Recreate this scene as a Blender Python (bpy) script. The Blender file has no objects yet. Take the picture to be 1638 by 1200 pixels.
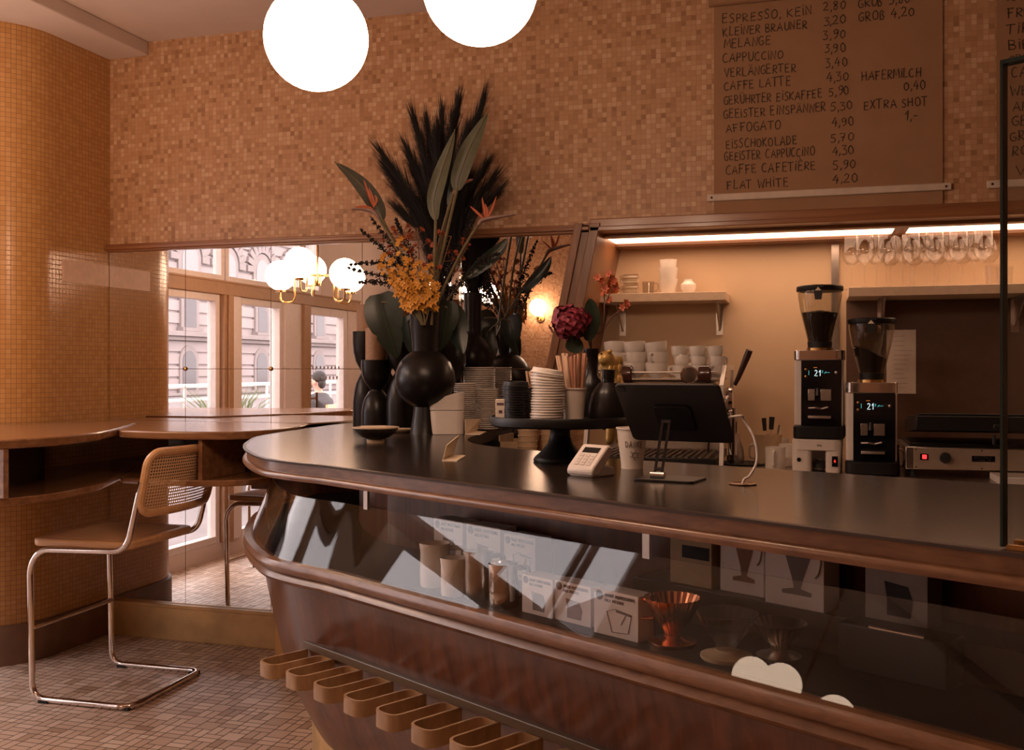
import bpy, math, random
from math import sin, cos, pi, radians as R
from mathutils import Vector, Matrix

random.seed(7)
SC = bpy.context.scene
COL = SC.collection

# ------------------------------------------------------------------ camera, world, exposure
TH = R(16.7)          # yaw of the camera away from the back wall's normal
F = 1600.0            # focal length in pixels of the 1638 px wide frame
HC = 1.35             # eye height
cam_d = bpy.data.cameras.new('camera'); cam_d.sensor_width = 36.0; cam_d.lens = 36.0 * F / 1638.0
cam_d.shift_y = -10.0 / 1638.0; cam_d.clip_start = 0.05; cam_d.clip_end = 300
cam = bpy.data.objects.new('camera', cam_d); COL.objects.link(cam)
cam.location = (0, 0, HC); cam.rotation_euler = (pi / 2, 0, TH)
SC.camera = cam
SC.view_settings.view_transform = 'Standard'; SC.view_settings.look = 'None'
SC.view_settings.gamma = 1.0; SC.view_settings.use_curve_mapping = False
SC.view_settings.exposure = 0.12
SC.cycles.max_bounces = 10; SC.cycles.transparent_max_bounces = 24; SC.cycles.glossy_bounces = 6
SC.cycles.sample_clamp_indirect = 6.0

W = bpy.data.worlds.new('sky'); SC.world = W; W.use_nodes = True
bg = W.node_tree.nodes['Background']; bg.inputs[0].default_value = (1.0, 0.88, 0.88, 1); bg.inputs[1].default_value = 5.2


# ------------------------------------------------------------------ picture point -> place
def ray(x):
    u = (x - 819.0) / F
    return u * cos(TH) - sin(TH), u * sin(TH) + cos(TH)
def pz(x, y, z):                       # point at height z seen at pixel x, y
    d = (HC - z) * F / (y - 590.0); a, b = ray(x)
    return Vector((a * d, b * d, z))
def py(x, y, Y):                       # point on the plane Y seen at pixel x, y
    a, b = ray(x); d = Y / b
    return Vector((a * d, Y, HC - (y - 590.0) / F * d))
def pd(x, y, d):                       # point at depth d
    a, b = ray(x)
    return Vector((a * d, b * d, HC - (y - 590.0) / F * d))

# ------------------------------------------------------------------ mesh collector
class MB:
    def __init__(s): s.v = []; s.f = []
    def add(s, vs, fs, M=None):
        n = len(s.v)
        for p in vs:
            p = Vector(p)
            s.v.append(tuple(M @ p) if M else tuple(p))
        s.f += [tuple(i + n for i in f) for f in fs]
        return s
    def box(s, x0, x1, y0, y1, z0, z1, M=None):
        vs = [(x0, y0, z0), (x1, y0, z0), (x1, y1, z0), (x0, y1, z0), (x0, y0, z1), (x1, y0, z1), (x1, y1, z1), (x0, y1, z1)]
        return s.add(vs, [(0, 3, 2, 1), (4, 5, 6, 7), (0, 1, 5, 4), (1, 2, 6, 5), (2, 3, 7, 6), (3, 0, 4, 7)], M)
    def prism(s, poly, z0, z1, M=None):
        n = len(poly)
        vs = [(x, y, z0) for x, y in poly] + [(x, y, z1) for x, y in poly]
        fs = [tuple(reversed(range(n))), tuple(range(n, 2 * n))] + [(i, (i + 1) % n, n + (i + 1) % n, n + i) for i in range(n)]
        return s.add(vs, fs, M)
    def lathe(s, prof, c=(0, 0, 0), seg=32, M=None, wob=None):
        vs = []; fs = []
        n = len(prof)
        for k in range(seg):
            a = 2 * pi * k / seg
            for j, (r, z) in enumerate(prof):
                rr = r * (wob(a, j) if wob else 1)
                vs.append((c[0] + rr * cos(a), c[1] + rr * sin(a), c[2] + z))
        for k in range(seg):
            k2 = (k + 1) % seg
            for j in range(n - 1):
                fs.append((k * n + j, k2 * n + j, k2 * n + j + 1, k * n + j + 1))
        if prof[0][0] > 1e-5: fs.append(tuple(k * n for k in reversed(range(seg))))
        if prof[-1][0] > 1e-5: fs.append(tuple(k * n + n - 1 for k in range(seg)))
        return s.add(vs, fs, M)
    def tube(s, pts, r, seg=8, closed=False, M=None, flat=1.0):
        pts = [Vector(p) for p in pts]; n = len(pts)
        rs = r if isinstance(r, (list, tuple)) else [r] * n
        vs = []; fs = []
        up = None
        for i in range(n):
            a = pts[i - 1] if (i > 0 or closed) else pts[i]
            b = pts[(i + 1) % n] if (i < n - 1 or closed) else pts[i]
            t = (b - a)
            if t.length < 1e-9: t = Vector((0, 0, 1))
            t.normalize()
            if up is None:
                up = Vector((0, 0, 1)) if abs(t.z) < 0.9 else Vector((1, 0, 0))
            up = up - t * up.dot(t)
            if up.length < 1e-6: up = t.orthogonal()
            up.normalize()
            q = t.cross(up)
            for k in range(seg):
                an = 2 * pi * (k + 0.5) / seg
                vs.append(pts[i] + q * (cos(an) * rs[i]) + up * (sin(an) * rs[i] * flat))
        m = n if closed else n - 1
        for i in range(m):
            i2 = (i + 1) % n
            for k in range(seg):
                k2 = (k + 1) % seg
                fs.append((i * seg + k, i * seg + k2, i2 * seg + k2, i2 * seg + k))
        if not closed:
            fs.append(tuple(reversed(range(seg)))); fs.append(tuple((n - 1) * seg + k for k in range(seg)))
        return s.add(vs, fs, M)
    def sphere(s, c, r, seg=16, rings=10, sc=(1, 1, 1), M=None):
        prof = [(max(r * sin(pi * j / rings), 0), -r * cos(pi * j / rings)) for j in range(rings + 1)]
        prof[0] = (0, -r); prof[-1] = (0, r)
        T = Matrix.Translation(c) @ Matrix.Diagonal((sc[0], sc[1], sc[2], 1))
        return s.lathe(prof, (0, 0, 0), seg, (M @ T) if M else T)
    def sweep(s, path, prof, closed=True, caps=True):   # path of (x, y); prof of (inward offset, z)
        nr = normals(path); n = len(path); m = len(prof)
        vs = [(path[i][0] + nr[i][0] * o, path[i][1] + nr[i][1] * o, z) for i in range(n) for o, z in prof]
        fs = []
        for i in range(n - 1):
            for j in range(m if closed else m - 1):
                j2 = (j + 1) % m
                fs.append((i * m + j, (i + 1) * m + j, (i + 1) * m + j2, i * m + j2))
        if closed and caps:
            fs.append(tuple(range(m))); fs.append(tuple((n - 1) * m + j for j in reversed(range(m))))
        return s.add(vs, fs)

def normals(path):
    out = []
    for i in range(len(path)):
        a = path[max(i - 1, 0)]; b = path[min(i + 1, len(path) - 1)]
        dx, dy = b[0] - a[0], b[1] - a[1]; l = math.hypot(dx, dy) or 1
        out.append((-dy / l, dx / l))
    return out
def offset(path, o):
    return [(p[0] + n[0] * o, p[1] + n[1] * o) for p, n in zip(path, normals(path))]
def spline(pts, n=8):
    P = [Vector(p) for p in pts]; out = []
    for i in range(len(P) - 1):
        p0 = P[max(i - 1, 0)]; p1 = P[i]; p2 = P[i + 1]; p3 = P[min(i + 2, len(P) - 1)]
        for k in range(n):
            t = k / n
            out.append(0.5 * ((2 * p1) + (p2 - p0) * t + (2 * p0 - 5 * p1 + 4 * p2 - p3) * t * t + (3 * p1 - p0 - 3 * p2 + p3) * t ** 3))
    out.append(P[-1])
    return out
def fillet(pts, r, n=6):
    P = [Vector(p) for p in pts]; out = [P[0]]
    for i in range(1, len(P) - 1):
        a = (P[i - 1] - P[i]); b = (P[i + 1] - P[i])
        rr = min(r, a.length * 0.49, b.length * 0.49)
        s = P[i] + a.normalized() * rr; e = P[i] + b.normalized() * rr
        for k in range(n + 1):
            t = k / n
            out.append(s * (1 - t) ** 2 + P[i] * 2 * t * (1 - t) + e * t * t)
    out.append(P[-1])
    return out
def rrect(x0, x1, y0, y1, r, n=5):
    out = []
    for cx, cy, a0 in ((x1 - r, y0 + r, -90), (x1 - r, y1 - r, 0), (x0 + r, y1 - r, 90), (x0 + r, y0 + r, 180)):
        for k in range(n + 1):
            a = R(a0 + 90 * k / n); out.append((cx + r * cos(a), cy + r * sin(a)))
    return out

# ------------------------------------------------------------------ objects
def wloc(o):
    v = Vector((0, 0, 0))
    while o is not None:
        v = v + o.location; o = o.parent
    return v
def obj(name, mb, m, parent=None, at=None, local=False, smooth=True, ang=35, bevel=0.0, sub=0):
    """links the collected mesh as ONE object; world coordinates unless local"""
    off = Vector((0, 0, 0))
    if not local:
        if parent is not None: off = wloc(parent)
        elif at is not None: off = Vector(at)
    me = bpy.data.meshes.new(name)
    me.from_pydata([(p[0] - off[0], p[1] - off[1], p[2] - off[2]) for p in mb.v], [], mb.f)
    me.update()
    me.materials.append(m)
    if smooth:
        me.polygons.foreach_set('use_smooth', [True] * len(me.polygons))
        me.set_sharp_from_angle(angle=R(ang))
    o = bpy.data.objects.new(name, me); COL.objects.link(o)
    if parent is not None: o.parent = parent
    elif at is not None: o.location = at
    if bevel:
        b = o.modifiers.new('bevel', 'BEVEL'); b.width = bevel; b.segments = 2; b.limit_method = 'ANGLE'; b.angle_limit = R(40)
    if sub:
        q = o.modifiers.new('sub', 'SUBSURF'); q.levels = sub; q.render_levels = sub
    return o
def tag(o, label, cat, group=None):
    o['label'] = label; o['category'] = cat
    if group: o['group'] = group
    return o
def thing(name, label, cat, loc=(0, 0, 0), rotz=0.0, group=None):
    o = bpy.data.objects.new(name, None); COL.objects.link(o)
    o.empty_display_size = 0.05
    o.location = loc; o.rotation_euler = (0, 0, rotz)
    return tag(o, label, cat, group)
def struct(name, mb, m, parent=None, **k):
    o = obj(name, mb, m, parent, **k)
    if parent is None: o['kind'] = 'structure'
    return o
def dup(root, loc, rot=None, label=None, group=None, scale=None):
    r = root.copy(); COL.objects.link(r); r.location = loc
    if rot is not None: r.rotation_euler = rot
    if scale is not None: r.scale = scale
    if label: r['label'] = label
    if group: r['group'] = group
    for ch in list(root.children):
        c = ch.copy(); COL.objects.link(c); c.parent = r
        for g in list(ch.children):
            q = g.copy(); COL.objects.link(q); q.parent = c
    return r
ORD = ['first', 'second', 'third', 'fourth', 'fifth', 'sixth', 'seventh', 'eighth', 'ninth', 'tenth', 'eleventh', 'twelfth',
       'thirteenth', 'fourteenth', 'fifteenth', 'sixteenth', 'seventeenth', 'eighteenth', 'nineteenth', 'twentieth']
def from_top(i, n):
    k = n - 1 - i
    return 'topmost' if k == 0 else ('bottom' if i == 0 else ORD[k] + ' from top')

# ------------------------------------------------------------------ materials
class NT:
    def __init__(s, name):
        s.m = bpy.data.materials.new(name); s.m.use_nodes = True
        s.t = s.m.node_tree; s.n = s.t.nodes; s.n.clear()
        s.out = s.n.new('ShaderNodeOutputMaterial')
    def node(s, k, **kw):
        n = s.n.new(k)
        for a, b in kw.items(): setattr(n, a, b)
        return n
    def link(s, a, b): s.t.links.new(a, b)
    def math(s, op, a, b=None, c=None):
        n = s.n.new('ShaderNodeMath'); n.operation = op
        for i, x in enumerate((a, b, c)):
            if x is None: continue
            if isinstance(x, (int, float)): n.inputs[i].default_value = x
            else: s.link(x, n.inputs[i])
        return n.outputs[0]
    def mix(s, fac, a, b):
        n = s.n.new('ShaderNodeMix'); n.data_type = 'RGBA'
        for i, x in ((0, fac), (6, a), (7, b)):
            if isinstance(x, (int, float)): n.inputs[i].default_value = x
            elif isinstance(x, tuple): n.inputs[i].default_value = (*x[:3], 1)
            else: s.link(x, n.inputs[i])
        return n.outputs[2]
    def ramp(s, fac, stops):
        n = s.n.new('ShaderNodeValToRGB'); e = n.color_ramp.elements
        while len(e) < len(stops): e.new(0.5)
        for i, (p, c) in enumerate(stops): e[i].position = p; e[i].color = (*c[:3], 1)
        s.link(fac, n.inputs[0]); return n.outputs[0]
    def principled(s, color, rough, metal=0.0, **kw):
        p = s.n.new('ShaderNodeBsdfPrincipled')
        for k, x in (('Base Color', color), ('Roughness', rough), ('Metallic', metal)):
            if isinstance(x, (int, float)): p.inputs[k].default_value = x
            elif isinstance(x, tuple): p.inputs[k].default_value = (*x[:3], 1)
            else: s.link(x, p.inputs[k])
        for k, x in kw.items(): p.inputs[k.replace('_', ' ')].default_value = x
        s.link(p.outputs[0], s.out.inputs[0]); return p
    def bump(s, h, strength, dist, p):
        b = s.n.new('ShaderNodeBump'); b.inputs['Strength'].default_value = strength; b.inputs['Distance'].default_value = dist
        s.link(h, b.inputs['Height']); s.link(b.outputs[0], p.inputs['Normal'])
    def coords(s, kind='Object', scale=(1, 1, 1)):
        c = s.n.new('ShaderNodeTexCoord'); mp = s.n.new('ShaderNodeMapping'); mp.inputs['Scale'].default_value = scale
        s.link(c.outputs[kind], mp.inputs[0]); return mp.outputs[0]

def mat(name, c, rough=0.5, metal=0.0, var=0.08, scale=30.0, bump=0.0, **kw):
    t = NT(name)
    n = t.node('ShaderNodeTexNoise'); n.inputs['Scale'].default_value = scale; n.inputs['Detail'].default_value = 4
    t.link(t.coords(), n.inputs['Vector'])
    a = tuple(x * (1 - var) for x in c); b = tuple(min(x * (1 + var), 1) for x in c)
    p = t.principled(t.ramp(n.outputs[0], [(0.3, a), (0.7, b)]), rough, metal, **kw)
    if bump: t.bump(n.outputs[0], bump, 0.002, p)
    return t.m
def wood(name, dark, light, grain=(3, 3, 40), rough=0.35, coat=0.0):
    t = NT(name)
    n = t.node('ShaderNodeTexNoise'); n.inputs['Scale'].default_value = 1.0; n.inputs['Detail'].default_value = 6; n.inputs['Distortion'].default_value = 0.6
    t.link(t.coords('Object', grain), n.inputs['Vector'])
    n2 = t.node('ShaderNodeTexNoise'); n2.inputs['Scale'].default_value = 2.2; n2.inputs['Detail'].default_value = 2
    t.link(t.coords(), n2.inputs['Vector'])
    c1 = t.ramp(n.outputs[0], [(0.3, dark), (0.68, light)])
    c2 = t.mix(t.math('MULTIPLY', n2.outputs[0], 0.45), c1, tuple(x * 0.6 for x in dark))
    p = t.principled(c2, rough); p.inputs['Coat Weight'].default_value = coat; p.inputs['Coat Roughness'].default_value = 0.15
    t.bump(n.outputs[0], 0.08, 0.002, p)
    return t.m
def mosaic(name, tile, axes, stops, grout, gw=0.06, rough=0.4, uv=False, pair=0.0, wear=0.0, relief=0.25):
    """square glass mosaic: one random shade per tile, grout lines between"""
    t = NT(name)
    c = t.node('ShaderNodeTexCoord'); sp = t.node('ShaderNodeSeparateXYZ')
    t.link(c.outputs['UV' if uv else 'Object'], sp.inputs[0])
    a = t.math('MULTIPLY', sp.outputs[axes[0]], 1 / tile); b = t.math('MULTIPLY', sp.outputs[axes[1]], 1 / tile)
    fa, fb = t.math('FLOOR', a), t.math('FLOOR', b)
    ra, rb = t.math('FRACT', a), t.math('FRACT', b)
    cb = t.node('ShaderNodeCombineXYZ'); t.link(fa, cb.inputs[0]); t.link(fb, cb.inputs[1])
    w = t.node('ShaderNodeTexWhiteNoise'); t.link(cb.outputs[0], w.inputs['Vector'])
    ea = t.math('MINIMUM', ra, t.math('SUBTRACT', 1.0, ra)); eb = t.math('MINIMUM', rb, t.math('SUBTRACT', 1.0, rb))
    e = t.math('MINIMUM', ea, eb)
    g = t.math('LESS_THAN', e, gw)
    col = t.ramp(w.outputs['Value'], stops)
    if wear:
        n = t.node('ShaderNodeTexNoise'); n.inputs['Scale'].default_value = 1.3; t.link(c.outputs['Object'], n.inputs['Vector'])
        col = t.mix(t.math('MULTIPLY', n.outputs[0], wear), col, grout)
    p = t.principled(t.mix(g, col, grout), t.math('ADD', t.math('MULTIPLY', g, 0.4), rough))
    t.bump(t.math('MINIMUM', e, gw * 2), relief, tile * 0.35, p)
    return t.m
def floor_mosaic(name, cell):
    """tiles laid in cells that hold one square, two bars or four small squares"""
    t = NT(name)
    c = t.node('ShaderNodeTexCoord'); sp = t.node('ShaderNodeSeparateXYZ'); t.link(c.outputs['Object'], sp.inputs[0])
    a = t.math('MULTIPLY', sp.outputs[0], 1 / cell); b0 = t.math('MULTIPLY', sp.outputs[1], 1 / cell)
    b = t.math('ADD', b0, t.math('MULTIPLY', t.math('FLOOR', a), 0.5))
    ca, cb_ = t.math('FLOOR', a), t.math('FLOOR', b)
    v = t.node('ShaderNodeCombineXYZ'); t.link(ca, v.inputs[0]); t.link(cb_, v.inputs[1])
    w = t.node('ShaderNodeTexWhiteNoise'); t.link(v.outputs[0], w.inputs['Vector']); r = w.outputs['Value']
    four = t.math('GREATER_THAN', r, 0.88)
    sx = t.math('ADD', t.math('ADD', t.math('LESS_THAN', r, 0.38), four), 1.0)
    mid = t.math('MULTIPLY', t.math('GREATER_THAN', r, 0.38), t.math('LESS_THAN', r, 0.76))
    sy = t.math('ADD', t.math('ADD', mid, four), 1.0)
    fa = t.math('MULTIPLY', t.math('FRACT', a), sx); fb = t.math('MULTIPLY', t.math('FRACT', b), sy)
    ia = t.math('ADD', t.math('MULTIPLY', ca, 2.0), t.math('FLOOR', fa)); ib = t.math('ADD', t.math('MULTIPLY', cb_, 2.0), t.math('FLOOR', fb))
    v2 = t.node('ShaderNodeCombineXYZ'); t.link(ia, v2.inputs[0]); t.link(ib, v2.inputs[1]); v2.inputs[2].default_value = 5.0
    w2 = t.node('ShaderNodeTexWhiteNoise'); t.link(v2.outputs[0], w2.inputs['Vector'])
    la, lb = t.math('FRACT', fa), t.math('FRACT', fb)
    ea = t.math('DIVIDE', t.math('MINIMUM', la, t.math('SUBTRACT', 1.0, la)), sx)
    eb = t.math('DIVIDE', t.math('MINIMUM', lb, t.math('SUBTRACT', 1.0, lb)), sy)
    e = t.math('MINIMUM', ea, eb); g = t.math('LESS_THAN', e, 0.03)
    col = t.ramp(w2.outputs['Value'], [(0.0, (.34, .21, .13)), (0.12, (.52, .36, .26)), (0.55, (.61, .44, .34)), (1.0, (.70, .55, .44))])
    p = t.principled(t.mix(g, col, (.10, .06, .04)), t.math('ADD', t.math('MULTIPLY', g, 0.4), 0.38))
    t.bump(t.math('MINIMUM', e, 0.05), 0.3, 0.01, p)
    return t.m
def glass(name, tint=(0.96, 0.97, 0.96), ior=1.5, rough=0.0):
    t = NT(name)
    lw = t.node('ShaderNodeLayerWeight'); lw.inputs[0].default_value = 0.5
    f0 = ((ior - 1) / (ior + 1)) ** 2
    fr = t.math('ADD', t.math('MULTIPLY', t.math('POWER', lw.outputs['Facing'], 5.0), 1 - f0), f0)
    tr = t.node('ShaderNodeBsdfTransparent'); tr.inputs[0].default_value = (*tint, 1)
    gl = t.node('ShaderNodeBsdfGlossy'); gl.inputs['Roughness'].default_value = rough
    nz = t.node('ShaderNodeTexNoise'); nz.inputs['Scale'].default_value = 0.7; t.link(t.coords(), nz.inputs['Vector'])
    b = t.node('ShaderNodeBump'); b.inputs['Strength'].default_value = 0.01; b.inputs['Distance'].default_value = 0.01
    t.link(nz.outputs[0], b.inputs['Height']); t.link(b.outputs[0], gl.inputs['Normal'])
    mx = t.node('ShaderNodeMixShader'); t.link(fr, mx.inputs[0]); t.link(tr.outputs[0], mx.inputs[1]); t.link(gl.outputs[0], mx.inputs[2])
    t.link(mx.outputs[0], t.out.inputs[0])
    return t.m
def emit(name, c, s, var=0.03):
    t = NT(name)
    n = t.node('ShaderNodeTexNoise'); n.inputs['Scale'].default_value = 3.0; t.link(t.coords(), n.inputs['Vector'])
    e = t.node('ShaderNodeEmission'); e.inputs[1].default_value = s
    t.link(t.ramp(n.outputs[0], [(0.3, tuple(x * (1 - var) for x in c)), (0.7, c)]), e.inputs[0])
    t.link(e.outputs[0], t.out.inputs[0]); return t.m
def cane(name, axes, pitch=0.0125):
    """woven cane: a straw coloured sheet with a regular grid of real see-through holes"""
    t = NT(name)
    sp = t.node('ShaderNodeSeparateXYZ'); t.link(t.coords(), sp.inputs[0])
    f = []
    for ax in axes:
        q = t.math('FRACT', t.math('MULTIPLY', sp.outputs[ax], 1 / pitch)); f.append(t.math('SUBTRACT', q, 0.5))
    d = t.math('SQRT', t.math('ADD', t.math('MULTIPLY', f[0], f[0]), t.math('MULTIPLY', f[1], f[1])))
    hole = t.math('LESS_THAN', d, 0.30)
    p = t.principled(t.mix(t.math('MULTIPLY', d, 0.8), (.80, .49, .25), (.88, .60, .35)), 0.5)
    tr = t.node('ShaderNodeBsdfTransparent'); mx = t.node('ShaderNodeMixShader')
    t.link(hole, mx.inputs[0]); t.link(p.outputs[0], mx.inputs[1]); t.link(tr.outputs[0], mx.inputs[2]); t.link(mx.outputs[0], t.out.inputs[0])
    return t.m
def striped(name, c1, c2, axis, freq, rough=0.5, metal=0.0):
    t = NT(name)
    sp = t.node('ShaderNodeSeparateXYZ'); t.link(t.coords(), sp.inputs[0])
    w = t.math('ADD', t.math('MULTIPLY', t.math('SINE', t.math('MULTIPLY', sp.outputs[axis], freq)), 0.5), 0.5)
    p = t.principled(t.mix(w, c1, c2), rough, metal); t.bump(w, 0.2, 0.002, p); return t.m

M_wall = mosaic('beige_brown_mosaic', 0.0215, (0, 2), [(0.0, (.31, .15, .068)), (0.10, (.40, .205, .098)), (0.35, (.475, .258, .132)), (0.72, (.51, .29, .155)), (1.0, (.60, .385, .235))], (.41, .222, .115), 0.045, 0.42)
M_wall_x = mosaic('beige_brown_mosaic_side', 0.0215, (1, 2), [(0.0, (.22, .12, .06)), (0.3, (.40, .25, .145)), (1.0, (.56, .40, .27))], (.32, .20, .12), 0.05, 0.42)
M_pillar = mosaic('ochre_glazed_mosaic', 0.0225, (0, 1), [(0.0, (.50, .25, .082)), (0.5, (.54, .28, .096)), (1.0, (.57, .31, .115))], (.27, .115, .04), 0.05, 0.22, uv=True)
M_floor = floor_mosaic('floor_mosaic_tiles', 0.074)
M_plaster = mat('ceiling_plaster', (.62, .50, .44), 0.9, var=0.04, scale=4)
M_niche = mat('cream_painted_wall', (.62, .44, .28), 0.75, var=0.05, scale=3)
M_walnut = wood('red_brown_veneer', (.080, .024, .010), (.195, .066, .026), (30, 30, 2.2), 0.30, 0.3)
M_rim = wood('rim_wood', (.17, .066, .025), (.31, .138, .056), (14, 14, 60), 0.32, 0.25)
M_rail = wood('rail_wood', (.22, .08, .03), (.38, .16, .06), (2, 40, 40), 0.30, 0.3)
M_table = wood('table_wood', (.20, .085, .035), (.36, .17, .07), (5, 30, 40), 0.25, 0.4)
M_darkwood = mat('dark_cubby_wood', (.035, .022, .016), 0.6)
M_jamb = wood('jamb_wood', (.17, .065, .025), (.32, .13, .05), (40, 3, 3), 0.35, 0.2)
M_top = mat('black_brown_linoleum', (.022, .015, .012), 0.20, var=0.12, scale=60)
M_topedge = mat('linoleum_edge', (.055, .035, .028), 0.4)
M_hook = wood('hook_birch', (.34, .19, .085), (.52, .32, .16), (30, 30, 12), 0.4, 0.2)
M_brass = mat('brass', (.62, .38, .15), 0.22, 1.0, var=0.1)
M_kick = mat('aged_brass_kick_plate', (.58, .36, .15), 0.40, 0.35, var=0.30, scale=5)
M_skirt = mat('brown_skirting', (.20, .11, .065), 0.5, var=0.2, scale=8)
M_chrome = mat('chrome', (.72, .66, .62), 0.10, 1.0, var=0.03)
M_steel = mat('brushed_steel', (.55, .49, .44), 0.28, 1.0, var=0.06, scale=50)
M_mirror = mat('mirror_silver', (.93, .91, .90), 0.0, 1.0, var=0.004)
M_glass = glass('clear_glass')
M_pane = glass('window_glass', (.97, .97, .97), 1.35)
M_casegl = glass('case_glass', (.95, .95, .94), 1.45)
M_greengl = glass('screen_glass', (.94, .955, .945), 1.3)
M_gledge = mat('green_glass_edge', (.012, .03, .026), 0.15)
M_wine = glass('wine_glass', (.97, .965, .96), 1.45)
M_amber = glass('amber_glass', (.82, .58, .28), 1.45)
M_frost = glass('ribbed_clear_glass', (.88, .87, .84), 1.55, 0.05)
M_cane = cane('cane_seat', (0, 1), 0.011)
M_caneb = cane('cane_back', (1, 2), 0.0125)
M_beech = wood('beech_frame', (.68, .36, .16), (.82, .50, .26), (6, 30, 30), 0.35, 0.2)
M_rubber = mat('black_rubber', (.012, .011, .011), 0.6)
M_black = mat('matte_black_ceramic', (.009, .0065, .006), 0.32, var=0.1, Specular_IOR_Level=0.32)
M_blackwood = mat('black_stained_wood', (.009, .0075, .0075), 0.45, Specular_IOR_Level=0.3)
M_candle = mat('brown_candle_wax', (.36, .20, .11), 0.55, var=0.12, scale=90)
M_wick = mat('cream_wick', (.72, .58, .42), 0.8)
M_white = mat('white_ceramic', (.74, .67, .60), 0.16, var=0.03)
M_paper = mat('white_paper', (.72, .62, .53), 0.7, var=0.04)
M_plastic = mat('white_plastic', (.70, .62, .56), 0.45, var=0.03)
M_lidw = mat('white_lid', (.72, .65, .59), 0.4, var=0.03)
M_kraft = mat('kraft_cup_paper', (.56, .39, .24), 0.7, var=0.06)
M_kraftmenu = mat('kraft_menu_paper', (.33, .175, .088), 0.8, var=0.07, scale=9)
M_ink = mat('black_ink', (.012, .009, .009), 0.7)
M_straw = mat('brown_paper_straw', (.46, .22, .13), 0.6, var=0.1)
M_strawl = mat('pale_paper_straw', (.62, .40, .26), 0.6, var=0.1)
M_gold = mat('antique_gold', (.50, .31, .10), 0.42, 0.55, var=0.3, scale=22, bump=0.4)
M_graph = mat('graphite_aluminium', (.050, .042, .040), 0.42, 0.4, var=0.05)
M_darkmetal = mat('dark_metal', (.03, .026, .026), 0.35, 0.6)
M_screen = mat('black_screen', (.006, .006, .007), 0.12)
M_globe = emit('opal_globe_glow', (1.0, .66, .45), 27.0)
M_globe3 = emit('far_chandelier_globe_glow', (1.0, .70, .50), 9.0)
M_globe2 = emit('chandelier_globe_glow', (1.0, .66, .44), 17.0)
M_panel = emit('warm_light_panel', (1.0, .60, .38), 5.0)
M_led = emit('red_led', (1.0, .03, .03), 2.5)
M_digit = emit('display_digits', (.75, .95, .95), 1.1)
M_teal = emit('display_teal', (.10, .50, .50), 0.8)
M_orange = emit('display_orange', (.9, .25, .05), 0.8)
M_beans = mat('coffee_beans', (.022, .011, .007), 0.4, var=0.6, scale=240, bump=0.9)
M_copper = mat('copper', (.70, .28, .14), 0.20, 1.0, var=0.1)
M_pale = mat('pale_window_frame', (.66, .56, .52), 0.5, var=0.04)
M_brownfr = mat('brown_window_frame', (.34, .19, .10), 0.5, var=0.08)
M_stone = mat('pale_stone_facade', (.35, .295, .285), 0.9, var=0.06, scale=0.8)
M_stone2 = mat('stone_moulding', (.28, .235, .225), 0.9, var=0.06, scale=1.5)
M_winglass = mat('dark_window_glass', (.10, .085, .09), 0.15)
M_street = mat('asphalt', (.22, .195, .195), 0.9, var=0.1, scale=2)
M_leaf = mat('olive_green_leaf', (.075, .075, .035), 0.42, var=0.18, scale=25)
M_leafd = mat('dark_green_leaf', (.016, .026, .016), 0.32, var=0.3, scale=18)
M_stem = mat('green_brown_stem', (.13, .10, .045), 0.5, var=0.2)
M_beak = mat('grey_pink_bract', (.26, .15, .12), 0.5, var=0.2)
M_petal = mat('orange_red_petal', (.42, .095, .03), 0.5, var=0.2)
M_yellow = mat('yellow_orange_blossom', (.62, .28, .035), 0.55, var=0.2)
M_redpaw = mat('rust_red_blossom', (.34, .07, .025), 0.6, var=0.25)
M_plume = mat('black_plume', (.010, .007, .007), 0.8)
M_berry = mat('black_berries', (.012, .008, .008), 0.4)
M_hyd = mat('crimson_hydrangea', (.20, .018, .035), 0.6, var=0.35, scale=40)
M_wicker = wood('brown_chest', (.30, .16, .08), (.42, .25, .13), (6, 6, 60), 0.6)
M_skin = mat('skin', (.55, .33, .24), 0.5)
M_hair = mat('dark_hair', (.02, .014, .012), 0.6, bump=0.5)
M_shirt = mat('charcoal_shirt', (.07, .065, .07), 0.85)
M_trouser = mat('dark_trousers', (.04, .04, .05), 0.85)
M_boxtan = mat('tan_box', (.42, .29, .17), 0.7)
M_boxpink = mat('white_box_card', (.70, .60, .55), 0.6, var=0.03)
M_print = mat('grey_print', (.16, .12, .11), 0.6)
M_printbr = mat('brown_print', (.22, .09, .04), 0.6)
M_label = mat('purple_print', (.12, .06, .10), 0.6)

# ================================================================== THE ROOM
YW = 4.31                                   # plane of the mosaic wall
b = MB(); b.box(-4.2, 3.6, -3.2, 4.95, -0.1, 0.0); struct('floor', b, M_floor, smooth=False)
b = MB(); b.box(-4.25, 3.6, -3.2, 4.95, 3.0, 3.1)
struct('ceiling', b, M_plaster, smooth=False)
b = MB(); b.box(-4.25, -3.21, -3.0, YW, 2.93, 3.0); struct('trim_3', b, M_plaster, smooth=False, bevel=0.006)
# mosaic wall: the high field over mirror and niche, and the field behind the mirror
b = MB(); b.box(-3.75, 3.5, YW, 4.95, 1.955, 3.0); b.box(-3.75, -1.06, YW, 4.95, 0.0, 1.955)
struct('wall_back', b, M_wall, smooth=False)
b = MB(); b.box(-1.25, 3.5, 4.84, 4.94, 0.0, 1.956); b.box(1.75, 3.5, YW, 4.9, 0.0, 1.956)
struct('wall_niche', b, M_niche, smooth=False)
b = MB(); b.box(-4.05, 3.6, -3.12, -3.0, 0.0, 3.0); struct('wall_front', b, M_wall, smooth=False)
b = MB(); b.box(3.5, 3.6, -3.0, 4.9, 0.0, 3.0); struct('wall_right', b, M_wall_x, smooth=False)
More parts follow.
